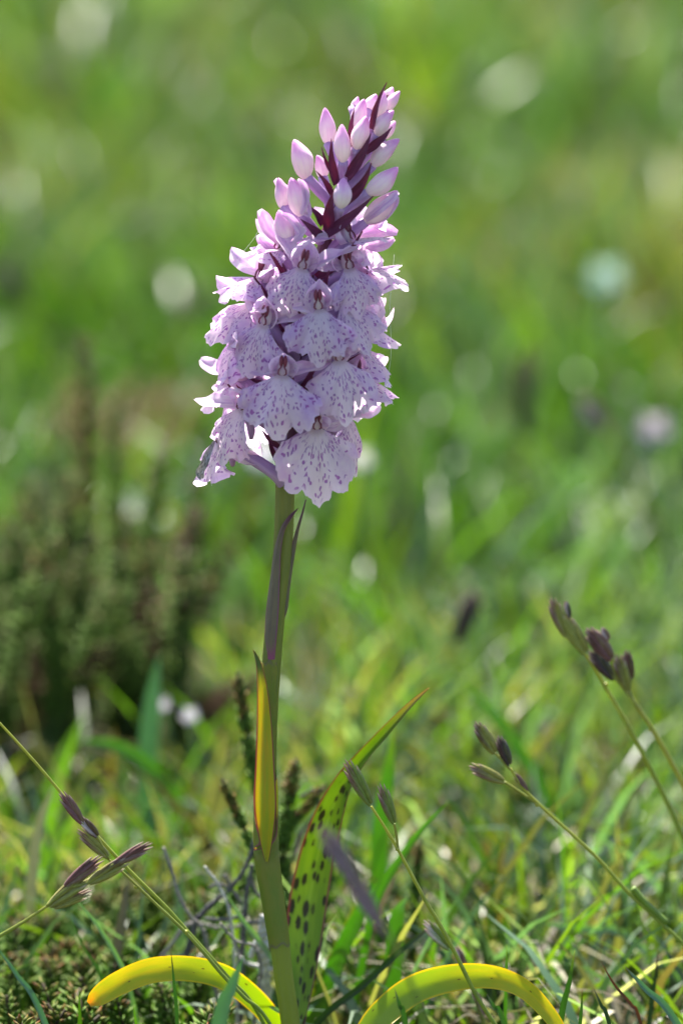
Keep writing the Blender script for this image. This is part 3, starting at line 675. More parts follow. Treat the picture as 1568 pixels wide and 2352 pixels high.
def culm(label, px, off, w, c, spk, nodes=(), extra=(), name='grass_stalk'):
    ks = (0.70 + off * MM) / 0.70; w = w * ks
    pts = to_ground([P(a, b, (off if len(r_) == 0 else r_[0]) * MM) for a, b, *r_ in px])
    o = thing(name, (pts[-1].x, pts[-1].y, 0), label, 'grass stalk')
    n = len(pts); S = cr([tuple(p) for p in pts], 8 * n)
    r_ = [w * PXM / 2 * (0.55 + 0.45 * min(1, i / (4 * n))) for i in range(8 * n)]
    cols = [lerp(GC[c[0]], GC[c[1]], i / (8 * n - 1)) for i in range(8 * n)]
    mb = MB(); mb.tube(S, r_, n=9, cols=cols); mb.build('stalk', 'culm', o)
    for px2, w2, c2 in extra:
        pp = [P(a, b, off * MM) for a, b in px2]; S2 = cr([tuple(p) for p in pp], 20)
        mb = MB(); mb.tube(S2, [w2 * PXM / 2] * 20, n=8, cols=[GC[c2]] * 20); mb.build('side_stalk', 'culm', o)
    for (nx, ny, nw) in nodes:
        p = P(nx, ny, off * MM); mb = MB(); ellipsoid(mb, p, (Vector((1, 0, 0)), Vector((0, 1, 0)), Vector((0, 0, 1))), (nw * PXM / 2,) * 3)
        mb.c = [GC['yel']] * len(mb.v); mb.build('node', 'culm', o)
    for q, (a, b, w3, c0, c1) in enumerate(spk):
        spikelet_mesh(P(a[0], a[1], off * MM), P(b[0], b[1], off * MM), w3 * ks * PXM, GC[c0], GC[c1], q + int(a[0])).build('spikelet', 'spikelet', o)
    return o
culm('thin flowering stalk with three purple spikelets crossing a straight yellow green stem', [(248, 1972), (300, 2020), (360, 2078), (425, 2140), (470, 2190), (510, 2238), (560, 2290), (625, 2360)], -12, 9, ('olive', 'green'),
     [((192, 1893), (138, 1816), 26, 'mauve', 'mauve'), ((226, 1922), (184, 1876), 26, 'purple', 'pale'), ((250, 1970), (178, 1902), 27, 'olive', 'mauve')], nodes=((312, 2037, 9), (428, 2141, 11)), extra=[([(190, 1890), (212, 1914), (226, 1926), (250, 1974)], 6, 'olive')])
culm('straight yellow green stem slanting across behind the three purple spikelets', [(-60, 1598), (0, 1661), (70, 1738), (140, 1820), (220, 1916), (300, 2002), (380, 2082), (430, 2138), (520, 2240), (600, 2340)], -10, 9, ('yel', 'green'), [])
culm('soft focus stalk bearing a dark purple spikelet cluster under the straight stem', [(110, 2080), (50, 2120), (0, 2150), (-80, 2200)], -24, 10, ('olive', 'green'),
     [((110, 2084), (215, 2000), 30, 'olive', 'purple'), ((150, 2036), (238, 1966), 28, 'mauve', 'purple'), ((202, 2030), (300, 1972), 30, 'olive', 'purple'), ((262, 1985), (352, 1936), 24, 'mauve', 'purple'), ((122, 2086), (214, 2044), 22, 'olive', 'mauve')], extra=[([(108, 2082), (155, 2040), (202, 2028), (262, 1984)], 8, 'olive')])
culm('thin bent stalk with two grey purple spikelets in front of the spotted leaf tip', [(852, 1852), (880, 1895), (910, 1945), (945, 2010), (980, 2075), (1010, 2125), (1050, 2200), (1090, 2280), (1135, 2352), (1170, 2400)], -14, 10, ('yel', 'green'),
     [((852, 1850), (792, 1742), 30, 'green', 'mauve'), ((905, 1892), (872, 1798), 27, 'green', 'mauve')], nodes=((912, 1950, 10),), extra=[([(905, 1892), (910, 1920), (913, 1948)], 6, 'olive')])
culm('stalk with a pink and white spikelet lying low behind the yellow green leaf', [(1050, 2205), (1080, 2260), (1100, 2320), (1115, 2372)], 2, 10, ('mauve', 'green'),
     [((1032, 2180), (972, 2112), 30, 'green', 'pale'), ((1068, 2230), (1044, 2172), 24, 'mauve', 'pale'), ((1112, 2330), (1085, 2270), 14, 'mauve', 'pale')])
culm('arching stalk with three small dark purple spikelets well apart', [(1172, 1765), (1195, 1803), (1240, 1850), (1300, 1905), (1370, 1970), (1440, 2048), (1500, 2105), (1580, 2180), (1640, 2260)], 6, 9, ('yel', 'green'),
     [((1137, 1730), (1090, 1656), 34, 'olive', 'purple'), ((1170, 1758), (1143, 1688), 29, 'dark', 'purple'), ((1158, 1796), (1074, 1757), 30, 'olive', 'mauve'), ((1212, 1816), (1176, 1772), 12, 'mauve', 'purple')], nodes=((1233, 1848, 11), (1215, 1830, 9)), extra=[([(1137, 1730), (1158, 1752), (1172, 1768)], 6, 'olive'), ([(1158, 1796), (1195, 1820), (1233, 1847)], 6, 'olive'), ([(1452, 2040), (1470, 2062), (1492, 2085), (1530, 2120)], 16, 'green')])
culm('tall stalk topped by two long green spikelets, one of a close pair', [(1335, 1490), (1368, 1540), (1402, 1600), (1440, 1665), (1500, 1780), (1568, 1925), (1640, 2110)], 22, 12, ('yel', 'green'),
     [((1300, 1462), (1264, 1370), 32, 'olive', 'mauve'), ((1346, 1500), (1288, 1408), 40, 'olive', 'olive'), ((1308, 1420), (1298, 1378), 16, 'dark', 'pale')], nodes=((1390, 1573, 12), (1440, 1668, 13)), extra=[([(1298, 1460), (1318, 1478), (1342, 1502)], 8, 'olive')])
culm('tall stalk topped by ragged dark purple spikelets, one of a close pair', [(1398, 1545), (1430, 1580), (1462, 1622), (1500, 1680), (1540, 1750), (1580, 1830), (1650, 2010)], 22, 12, ('olive', 'yel'),
     [((1410, 1560), (1350, 1490), 34, 'dark', 'purple'), ((1405, 1515), (1345, 1440), 44, 'mauve', 'purple'), ((1398, 1470), (1380, 1440), 20, 'mauve', 'pale'), ((1442, 1590), (1415, 1500), 34, 'olive', 'purple'), ((1450, 1560), (1436, 1490), 24, 'purple', 'mauve')], nodes=((1480, 1650, 13), (1493, 1676, 11)), extra=[([(1405, 1512), (1412, 1550), (1432, 1582)], 8, 'olive'), ([(1442, 1588), (1452, 1606), (1464, 1624)], 8, 'olive'), ([(1450, 1558), (1446, 1582), (1452, 1606)], 6, 'olive')])
culm('blurred grey purple seed head hanging in front of the spotted leaf', [(880, 2120), (915, 2190), (940, 2250), (975, 2352), (1000, 2440)], -95, 14, ('green', 'green'),
     [((890, 2150), (790, 1990), 26, 'ash', 'ash'), ((830, 2040), (730, 1890), 32, 'ash', 'ash')])
# out of focus seed heads further off
def far_culm(label, tip, base_px, y, head, c0, c1, w, sw=16):
    a = P(tip[0], tip[1], y); b = P(head[0], head[1], y)
    pts = to_ground([b] + [P(x, z, y) for x, z in base_px])
    o = thing('grass_stalk', (pts[-1].x, pts[-1].y, 0), label, 'grass stalk', 'blurred seed heads behind the orchid')
    S = cr([tuple(p) for p in pts], 24); mb = MB(); mb.tube(S, [sw * PXM / 2] * 24, n=8, cols=[GC['olive']] * 24); mb.build('stalk', 'culm', o)
    spikelet_mesh(b, a, w * PXM, GC[c0], GC[c1], int(tip[0])).build('spikelet', 'spikelet', o)
    return o
far_culm('blurred dark seed head leaning over the open grass above the spotted leaf tip', (1098, 1350), [(1010, 1530), (960, 1640), (930, 1780)], 0.17, (1048, 1475), 'dark', 'purple', 60, 16)
far_culm('blurred pinkish seed head on a long stalk slanting behind the tall paired stalks', (1330, 910), [(1440, 1070), (1520, 1240), (1600, 1400), (1700, 1640)], 0.33, (1395, 985), 'mauve', 'pale', 75, 22)
far_culm('blurred narrow dark upright seed head standing in open grass', (1215, 790), [(1190, 1090), (1185, 1300), (1180, 1500)], 0.38, (1192, 1010), 'dark', 'olive', 62, 26)
far_culm('blurred small dark seed head beside the upper flowers of the orchid', (480, 660), [(400, 800), (380, 900), (370, 1050)], 0.5, (430, 740), 'dark', 'olive', 60, 22)
far_culm('blurred brown seed head leaning over far behind the heather', (-10, 600), [(100, 760), (160, 860), (220, 1000)], 0.55, (70, 710), 'dark', 'olive', 90, 22)

# ------------------------------------------------------------------ single grass blades that stand out
BC = dict(ash=(0.30, 0.28, 0.29), g=(0.10, 0.20, 0.03), bright=(0.16, 0.30, 0.03), blue=(0.15, 0.25, 0.18), pale=(0.26, 0.36, 0.22), dark=(0.05, 0.09, 0.03), grey=(0.16, 0.14, 0.15), brown=(0.18, 0.07, 0.03), straw=(0.38, 0.33, 0.17), yel=(0.30, 0.32, 0.04))
def blade(label, px, off, w, c, tipc=None, nrm=(0.2, -1, 0.3), fold=0.25, group=None):
    """px from tip to foot; off depth (mm) at the tip, or per point"""
    pts = to_ground([P(q[0], q[1], (q[2] if len(q) > 2 else off) * MM) for q in px])[::-1]
    n = len(pts); wd = [w * PXM / 2 * (1.0 if i < n - 2 else (0.75 if i == n - 2 else 0.04)) for i in range(n)]
    c0 = BC[c]; c1 = BC[tipc] if tipc else c0
    o = thing('grass_shoot', (pts[0].x, pts[0].y, 0), label, 'grass blade', group)
    mb = MB(); ribbon(mb, pts, wd, nrm, fold=fold, n=26, nc=4, thick=0.0002, cols=lambda t: lerp(c0, c1, max(0, t - 0.75) * 4)); mb.build('leaf_blade', 'grass', o)
blade('pale green blade slanting down to the foot of the orchid from the dead twigs', [(518, 2046), (555, 2110), (616, 2190), (660, 2270)], 14, 14, 'pale')
blade('short thin blade standing in front of the yellow arched leaf', [(393, 2184), (400, 2260), (407, 2350)], -22, 9, 'g', 'brown')
blade('blurred dark green blade before the foot of the thin flowering stalk', [(560, 2195), (530, 2270), (500, 2360)], -50, 34, 'blue')
blade('dark purplish stiff blade slanting out from the foot of the orchid', [(1018, 2108), (930, 2175), (830, 2265), (720, 2360)], 4, 17, 'dark', 'grey')
blade('small green blade poking up before the greener end of the flecked yellow leaf', [(906, 2272), (918, 2312), (932, 2360)], -32, 13, 'g', 'grey')
blade('upright green blade beside the bent end of the flecked yellow leaf', [(1319, 2184), (1305, 2260), (1285, 2350)], -8, 16, 'g', 'yel')
blade('short upright blade rising behind the flecked yellow leaf', [(1163, 2170), (1162, 2225), (1160, 2300)], 0, 9, 'bright', 'yel')
blade('stiff blue green blade with a purple tip beside the reddish dead blade', [(1433, 2219), (1480, 2270), (1555, 2355)], -14, 18, 'blue', 'grey')
blade('thin reddish brown dead blade bending among green blades', [(1379, 2208), (1410, 2262), (1450, 2310), (1470, 2350)], -12, 8, 'brown')
blade('slim dark blade with a grey tip near the reddish dead blade', [(1362, 2270), (1380, 2310), (1400, 2360)], -20, 10, 'dark', 'grey')
blade('slim upright blade with a brown tip near the reddish dead blade', [(1336, 2275), (1334, 2320), (1330, 2370)], -18, 9, 'g', 'brown')
blade('short slanting blade in front of the flecked yellow leaf', [(1118, 2284), (1135, 2315), (1160, 2360)], -30, 13, 'g', 'grey')
blade('dark blade standing behind the stiff blue green blade', [(1511, 2180), (1500, 2270), (1488, 2360)], 8, 14, 'dark', 'brown')
blade('long bright green blade rising from beside the spotted leaf to a pointed tip', [(1032, 1838), (960, 1915), (910, 1985), (868, 2060), (845, 2140)], 26, 20, 'bright')
blade('tall broad bright green blade behind the bent stalk', [(905, 1660), (890, 1780), (872, 1900), (868, 2040)], 60, 44, 'bright', 'yel')
blade('broad bright green blade leaning between spotted leaf and dark stiff blade', [(880, 2010), (830, 2090), (780, 2190), (735, 2300)], 24, 42, 'bright')
blade('rounded bright green blade standing under the bent stalk', [(935, 2060), (912, 2100), (905, 2170), (900, 2290)], 20, 44, 'bright', 'pale')
blade('arching bright green blurred blade in front of the dark heather gap', [(180, 1700), (260, 1712), (330, 1752), (385, 1815), (420, 1880), (435, 1960)], 110, 42, 'bright')
blade('broad blue green blurred blade standing upright before the heather', [(365, 1505), (350, 1600), (340, 1720), (338, 1800)], 120, 58, 'blue')
blade('greyish dry blade curving up behind the soft focus spikelet stalk', [(130, 1790), (95, 1880), (78, 1970), (68, 2090), (65, 2180)], 55, 30, 'ash')
blade('thin pale blade slanting behind the dark cluster', [(170, 2060), (220, 2120), (270, 2200), (300, 2280)], 10, 12, 'pale')
blade('thin green blade slanting down towards the tip of the yellow arched leaf', [(155, 2090), (195, 2180), (240, 2260)], 14, 9, 'g')
blade('blurred grey green blade slanting at the edge of the low heather', [(-10, 2170), (40, 2240), (100, 2340)], -30, 14, 'blue')
blade('long pale yellow blade leaning in front of the heather', [(180, 1740), (240, 1800), (300, 1870), (345, 1940)], 95, 18, 'yel')
blade('dry grey upright blade behind the dark cluster', [(295, 2010), (285, 2080), (270, 2180)], 30, 26, 'grey')
blade('yellow green blade crossing low behind the bent stalk', [(705, 2300), (755, 2210), (800, 2120), (815, 2060)][::-1], 34, 20, 'yel')
blade('short pale green blade at the foot of the orchid', [(575, 2260), (620, 2310), (700, 2352), (740, 2385)], -2, 12, 'pale')
blade('blurred bright blade leaning in the grass beneath the three spaced spikelets', [(1060, 1570), (1130, 1640), (1200, 1740), (1260, 1850)], 120, 40, 'bright')
blade('blurred straw coloured blade leaning in the grass beneath the tall paired stalks', [(1310, 1630), (1260, 1690), (1200, 1770), (1160, 1850)], 130, 34, 'straw')
blade('pale flat blade lying slantwise in the low grass behind the flecked leaf', [(1240, 2120), (1300, 2130), (1370, 2138), (1450, 2160)], 40, 22, 'pale')

# ------------------------------------------------------------------ heather
def heather_proto(h, n, seed, wleaf=1.0, red=0.25, lean=0.15, tight=False):
    r = random.Random(seed); stem_pts = [Vector((lean * h * (i / 6) ** 2 + 0.0006 * math.sin(i + seed), 0.0005 * math.cos(i * 1.3 + seed), h * i / 6)) for i in range(7)]
    sm = MB(); sm.tube(stem_pts, [0.0006 * (1 - 0.08 * i) for i in range(7)], n=6, cols=[(0.06, 0.045, 0.025)] * 7)
    fo = MB(); S = [Vector(s) for s in cr([tuple(p) for p in stem_pts], 60)]
    for q in range(n):
        f = 0.25 + 0.75 * q / n; c = S[min(59, int(f * 59))]
        for k in range(4):
            a = k * math.pi / 2 + (q % 2) * math.pi / 4 + r.uniform(-0.2, 0.2)
            out = Vector((math.cos(a), math.sin(a), 0)); sz = wleaf * r.uniform(0.8, 1.15) * (1 - 0.35 * max(0, f - 0.8) / 0.2)
            p = c + out * 0.00045; d = (out * (0.42 if tight else 0.8) + Vector((0, 0, 0.75))).normalized(); side = d.cross(out + Vector((0, 0, 0.01))).normalized(); nn = side.cross(d)
            L = (0.0019 if tight else 0.0021) * sz; w = (0.00062 if tight else 0.00036) * sz
            b = len(fo.v); m_ = p + d * L * 0.45
            V = [p, m_ + side * w, m_ + nn * w * 0.9, m_ - side * w, m_ - nn * w * 0.9, p + d * L]
            g0 = lerp((0.05, 0.11, 0.014), (0.12, 0.20, 0.03), r.random()); tp = lerp(g0, (0.16, 0.035, 0.015), min(1, red * r.random() * 3)) if f > 0.86 else lerp(g0, (0.14, 0.22, 0.03), 0.5 * r.random())
            for i_, v_ in enumerate(V):
                fo.v.append(tuple(v_)); fo.uv.append((0, 0)); fo.c.append(tp if i_ == 5 else (lerp(g0, tp, 0.4) if i_ else g0))
            for i_ in range(4):
                j_ = (i_ + 1) % 4; fo.f += [(b, b + 1 + i_, b + 1 + j_), (b + 5, b + 1 + j_, b + 1 + i_)]
    return sm, fo
def mesh_of(mb, name, mat):
    o = mb.build(name, mat); me = o.data; bpy.data.objects.remove(o); return me
PROTO = []
for i, (h, n) in enumerate([(0.020, 16), (0.026, 22), (0.034, 28), (0.050, 38)]):
    for s in range(2):
        sm, fo = heather_proto(h, n, 31 + i * 5 + s, wleaf=1.7 if i < 2 else 1.4, red=0.2 + 0.25 * s, lean=0.1 + 0.15 * s)
        PROTO.append((h, mesh_of(sm, 'twig', 'heather'), mesh_of(fo, 'foliage', 'heather')))
BRN = []
for s in range(2):
    sm, fo = heather_proto(0.05, 30, 190 + s, wleaf=1.3, red=0.3)
    rr_ = random.Random(s + 7); fo.c = [lerp((0.05, 0.04, 0.012), (0.12, 0.05, 0.025), rr_.random()) for _ in fo.c]
    BRN.append((0.05, mesh_of(sm, 'brown_twig', 'heather'), mesh_of(fo, 'brown_foliage', 'heather')))
DRY = []
for s in range(2):
    sm, fo = heather_proto(0.05, 30, 90 + s, wleaf=1.5, red=0.2)
    rr_ = random.Random(s); fo.c = [lerp((0.17, 0.085, 0.035), (0.21, 0.14, 0.06), rr_.random()) for _ in fo.c]
    DRY.append((0.05, mesh_of(sm, 'dry_twig', 'heather'), mesh_of(fo, 'dry_foliage', 'heather')))
def put(me, name, parent, M):
    o = bpy.data.objects.new(name, me); COL.objects.link(o); o.parent = parent; o.matrix_local = M; return o
def sprig(label, loc, pi, scale, rot, tilt, group):
    """a single heather shoot: twig with its scale leaves"""
    h, sm, fo = PROTO[pi]
    o = thing('heather_shoot', loc, label, 'heather', group); o.rotation_euler = (tilt[0], tilt[1], rot); o.scale = (scale,) * 3
    put(sm, 'twig', o, Matrix()); put(fo, 'foliage', o, Matrix()); return o
# shoots near the orchid that can be told apart: tip pixel -> foot on the ground below
for s_ in range(2):
    sm, fo = heather_proto(0.05, 40, 131 + s_, wleaf=1.05, red=0.35, lean=0.02, tight=True)
    PROTO.append((0.05, mesh_of(sm, 'twig', 'heather'), mesh_of(fo, 'foliage', 'heather')))
def shoot_at(label, tip, foot_px, y, pi, group, thick=1.0):
    t = P(tip[0], tip[1], y); b = P(foot_px[0], foot_px[1], y); d = (t - b).normalized(); b = b + d * (-(b.z + 0.001) / d.z)
    h, sm, fo = PROTO[pi]; L = (t - b).length
    o = thing('heather_shoot', (b.x, b.y, 0), label, 'heather', group)
    q = Vector((0, 0, 1)).rotation_difference(d).to_matrix().to_4x4()
    M = Matrix.Translation(b - Vector((b.x, b.y, 0))) @ q @ Matrix.Diagonal((thick, thick, L / h, 1))
    put(sm, 'twig', o, M); put(fo, 'foliage', o, M)
shoot_at('tallest leafy heather shoot standing upright close beside the orchid stem', (540, 1545), (585, 1800), 0.050, 8, 'heather shoots beside the stem', 1.0)
shoot_at('short reddish heather shoot leaning away from the orchid stem', (505, 1792), (585, 1960), 0.030, 8, 'heather shoots beside the stem', 0.8)
shoot_at('stubby green heather shoot between stem and spotted leaf', (668, 1742), (655, 1900), 0.045, 9, 'heather shoots beside the stem', 1.1)
shoot_at('bent heather shoot with a red tip touching the spotted leaf', (745, 1800), (660, 1900), 0.045, 8, 'heather shoots beside the stem', 0.8)
shoot_at('red tipped heather shoot at the fold of the spotted leaf', (790, 1775), (755, 1990), 0.050, 9, 'heather shoots beside the stem', 0.8)
shoot_at('blurred thin heather shoot between the bent stalk and the bright blade', (960, 1930), (945, 2080), 0.050, 8, 'heather shoots beside the stem', 0.8)
# dark heather shrub on the left
hc = GP(190, 1770)
shrub = thing('heather_shrub', (hc.x, hc.y, 0), 'dark bushy heather with many upright shoots behind the broad blue green blade', 'heather')
r = random.Random(4)
def branch_on(parent, base, tip, pi, thick):
    d = (tip - base); L = d.length; q = Vector((0, 0, 1)).rotation_difference(d.normalized()).to_matrix().to_4x4()
    h, sm, fo = BRN[pi % 2] if r.random() < 0.35 else PROTO[pi]; M = Matrix.Translation(base - parent.location) @ q @ Matrix.Rotation(r.uniform(0, 6.28), 4, 'Z') @ Matrix.Diagonal((thick, thick, L / h, 1))
    b = put(sm, 'branch', parent, M); f = put(fo, 'foliage', b, Matrix())
tips = [(262, 755, 0.24), (460, 1140, 0.20), (700 - 290, 1240, 0.2), (60, 1150, 0.22), (330, 1010, 0.23), (180, 1080, 0.22), (120, 1250, 0.2), (20, 1350, 0.2), (240, 1180, 0.2), (300, 1280, 0.18), (200, 1340, 0.18), (380, 1450, 0.17), (90, 1440, 0.18), (255, 930, 0.25), (470, 1330, 0.19), (500, 1500, 0.18), (150, 1530, 0.16), (40, 1560, 0.17), (430, 1560, 0.16), (380, 1480, 0.16)]
for tx, ty, yy in tips:
    t = P(tx, ty, yy); base = Vector((hc.x + (t.x - hc.x) * 0.45 + r.uniform(-0.006, 0.006), hc.y + r.uniform(-0.01, 0.02), -0.001))
    branch_on(shrub, base, t, 7 if r.random() < 0.6 else 6, r.uniform(1.0, 1.5))
for k in range(190):
    tx, ty = r.uniform(-60, 500), r.uniform(1060, 1740); yy = r.uniform(0.17, 0.31)
    if 140 < tx < 340 and ty > 1500 or ty < 1060 + 260 * abs(math.sin(tx * 0.021 + 1)) or r.random() < max(0, (tx - 330) / 260): continue
    t = P(tx, ty, yy); base = Vector((t.x * 0.75 + hc.x * 0.25 + r.uniform(-0.006, 0.006), yy + r.uniform(-0.01, 0.01), -0.001))
    if t.z < 0.012: continue
    branch_on(shrub, base, t, r.choice((4, 5, 6, 7)), r.uniform(0.9, 1.4))
# a withered brown clump behind it
hb = GP(150, 1180)
dry = thing('withered_shrub', (hb.x, hb.y, 0), 'blurred orange brown withered clump behind the dark heather', 'shrub')
for k in range(26):
    t = P(r.uniform(40, 420), r.uniform(850, 1040), hb.y + r.uniform(-0.03, 0.03)); base = Vector((t.x * 0.7 + hb.x * 0.3, t.y + r.uniform(-0.01, 0.01), -0.001))
    L = (t - base).length; q = Vector((0, 0, 1)).rotation_difference((t - base).normalized()).to_matrix().to_4x4()
    h, sm, fo = DRY[k % 2]; M = Matrix.Translation(base - dry.location) @ q @ Matrix.Diagonal((1.3, 1.3, L / h, 1))
    put(fo, 'foliage', put(sm, 'branch', dry, M), Matrix())
# low heather shoots at the lower left
k = 0
for row in range(64):
    px, py = r.uniform(-40, 470) if row < 40 else r.uniform(-40, 220), r.uniform(1990, 2420); y = 0.075 - (py - 2020) / 400 * 0.10
    t = P(px, py, y)
    if t.z < 0.008 or t.z > 0.045: continue
    sc_ = t.z / PROTO[1][0]
    pi = r.choice((0, 1, 2, 3)); s = t.z / PROTO[pi][0]
    sprig('low heather shoot with small green scale leaves and reddish tip beneath the dark spikelet cluster', (t.x, t.y, -0.0005), pi, max(0.75, min(1.7, s * 1.1)), r.uniform(0, 6.28), (r.uniform(-0.25, 0.25), r.uniform(-0.25, 0.25)), 'low heather shoots beneath the dark cluster')

# ------------------------------------------------------------------ dead twigs
def twig(label, px, off, w, c, sub=()):
    pts = to_ground([P(q[0], q[1], (q[2] if len(q) > 2 else off) * MM) for q in px]); n = len(pts)
    o = thing('dead_twig', (pts[-1].x, pts[-1].y, 0), label, 'twig')
    S = cr([tuple(p) for p in pts], 10 * n); rr = random.Random(int(px[0][0]))
    S = [Vector(s) + Vector((rr.uniform(-1, 1), rr.uniform(-1, 1), rr.uniform(-1, 1))) * w * PXM * 0.10 for s in S]
    mb = MB(); mb.tube(S, [w * PXM / 2 * (0.6 + 0.4 * i / len(S)) * rr.uniform(0.82, 1.15) for i in range(len(S))], n=8, cols=[lerp(c, tuple(x * 0.6 for x in c), rr.random()) for _ in S]); mb.build('wood', 'wood', o)
    for q, w2 in sub:
        pp = [P(a, b, off * MM) for a, b in q]; S = cr([tuple(p) for p in pp], 16)
        mb = MB(); mb.tube(S, [w2 * PXM / 2 * rr.uniform(0.8, 1.1) for _ in S], n=7, cols=[c] * 16); mb.build('side_twig', 'wood', o)
GR = (0.22, 0.20, 0.18); DK = (0.09, 0.085, 0.085); WH = (0.48, 0.46, 0.43)
twig('slender grey dead twig with a knobbed tip', [(375, 1946), (395, 2000), (412, 2060), (440, 2108), (462, 2130), (480, 2190)], 20, 12, GR)
twig('dark grey forked dead twig reaching up to the orchid stem', [(586, 1930), (565, 1990), (530, 2040), (495, 2068), (462, 2102), (440, 2150)], 24, 17, DK, sub=[([(516, 2010), (535, 2045), (555, 2075)], 9), ([(575, 2010), (585, 2045), (600, 2060)], 9), ([(530, 2040), (500, 2030), (480, 2040)], 8)])
twig('dark upright dead twig rooted beside the orchid foot', [(578, 1985), (566, 2060), (560, 2130), (556, 2210)], 22, 16, DK, sub=[([(564, 2100), (520, 2112), (470, 2110)], 10), ([(562, 2120), (600, 2118)], 10)])
twig('pale crusty lichen covered branch against the orchid foot', [(607, 2105), (604, 2150), (606, 2210), (610, 2280)], 16, 34, WH, sub=[([(604, 2150), (585, 2170), (575, 2200)], 14)])
twig('grey twig lying across the soil under the dead twigs', [(620, 2105), (560, 2125), (500, 2130), (450, 2122), (400, 2160)], 30, 12, GR)
twig('thin bleached twig leaning over the dark forked twig', [(470, 1990), (500, 2030), (525, 2085), (535, 2150), (540, 2230)], 18, 9, WH)
twig('crooked grey twig between the yellow leaf and the orchid foot', [(505, 2120), (540, 2160), (585, 2175), (600, 2230), (590, 2290)], 12, 11, GR, sub=[([(540, 2160), (548, 2200), (540, 2235)], 7)])
twig('short pale broken twig lying by the lichen covered branch', [(540, 2190), (575, 2215), (620, 2225), (650, 2260)], 20, 13, WH)
twig('dark woody twig holding heather behind the spotted leaf', [(690, 1830), (720, 1815), (735, 1850), (700, 1900), (670, 1980)], 46, 12, DK)

# ------------------------------------------------------------------ pale petal clusters added to stand in for blurred light glints
def glint(label, px, py, y, size, c=(0.72, 0.66, 0.66)):
    t = P(px, py, y); o = thing('pale_glint', (t.x, t.y, 0), label, 'flower', 'added pale shapes for blurred glints in the grass')
    mb = MB(); mb.tube([(t.x, t.y, -0.001), (t.x + 0.002, t.y, t.z * 0.5), tuple(t)], [0.0006] * 3, n=6, cols=[(0.1, 0.16, 0.04)] * 3); mb.build('stalk', 'culm', o)
    mb = MB()
    for k in range(6):
        a = k * math.pi / 3; d = Vector((math.cos(a), -0.5 + 0.4 * math.sin(a), math.sin(a) * 0.8)).normalized()
        ribbon(mb, [t, t + d * size * 0.5 + Vector((0, -0.0006, 0)), t + d * size], [size * 0.12, size * 0.36, size * 0.12], (0.1, -1, 0.7), fold=0.2, n=7, nc=4, cols=lambda q: c)
    mb.build('petals', 'glint_petal', o)
glint('added pinkish white blossom near the long slanting stalk', 1500, 985, 0.33, 0.0046, (0.42, 0.36, 0.36))
glint('added pale greenish blossom high in the open grass', 1390, 640, 0.52, 0.0056, (0.42, 0.55, 0.42))
glint('added white blossom hidden behind the orchid just below its flowers', 604, 1045, 0.28, 0.0042)
glint('added cream blossom behind the edge of the lowest broad petal', 828, 1055, 0.27, 0.0030, (0.7, 0.66, 0.55))
glint('added small white blossom low beside the heather shoot', 437, 1642, 0.15, 0.0019)
glint('added small white blossom at the foot of the heather beside the blue green blade', 375, 1618, 0.16, 0.0015)

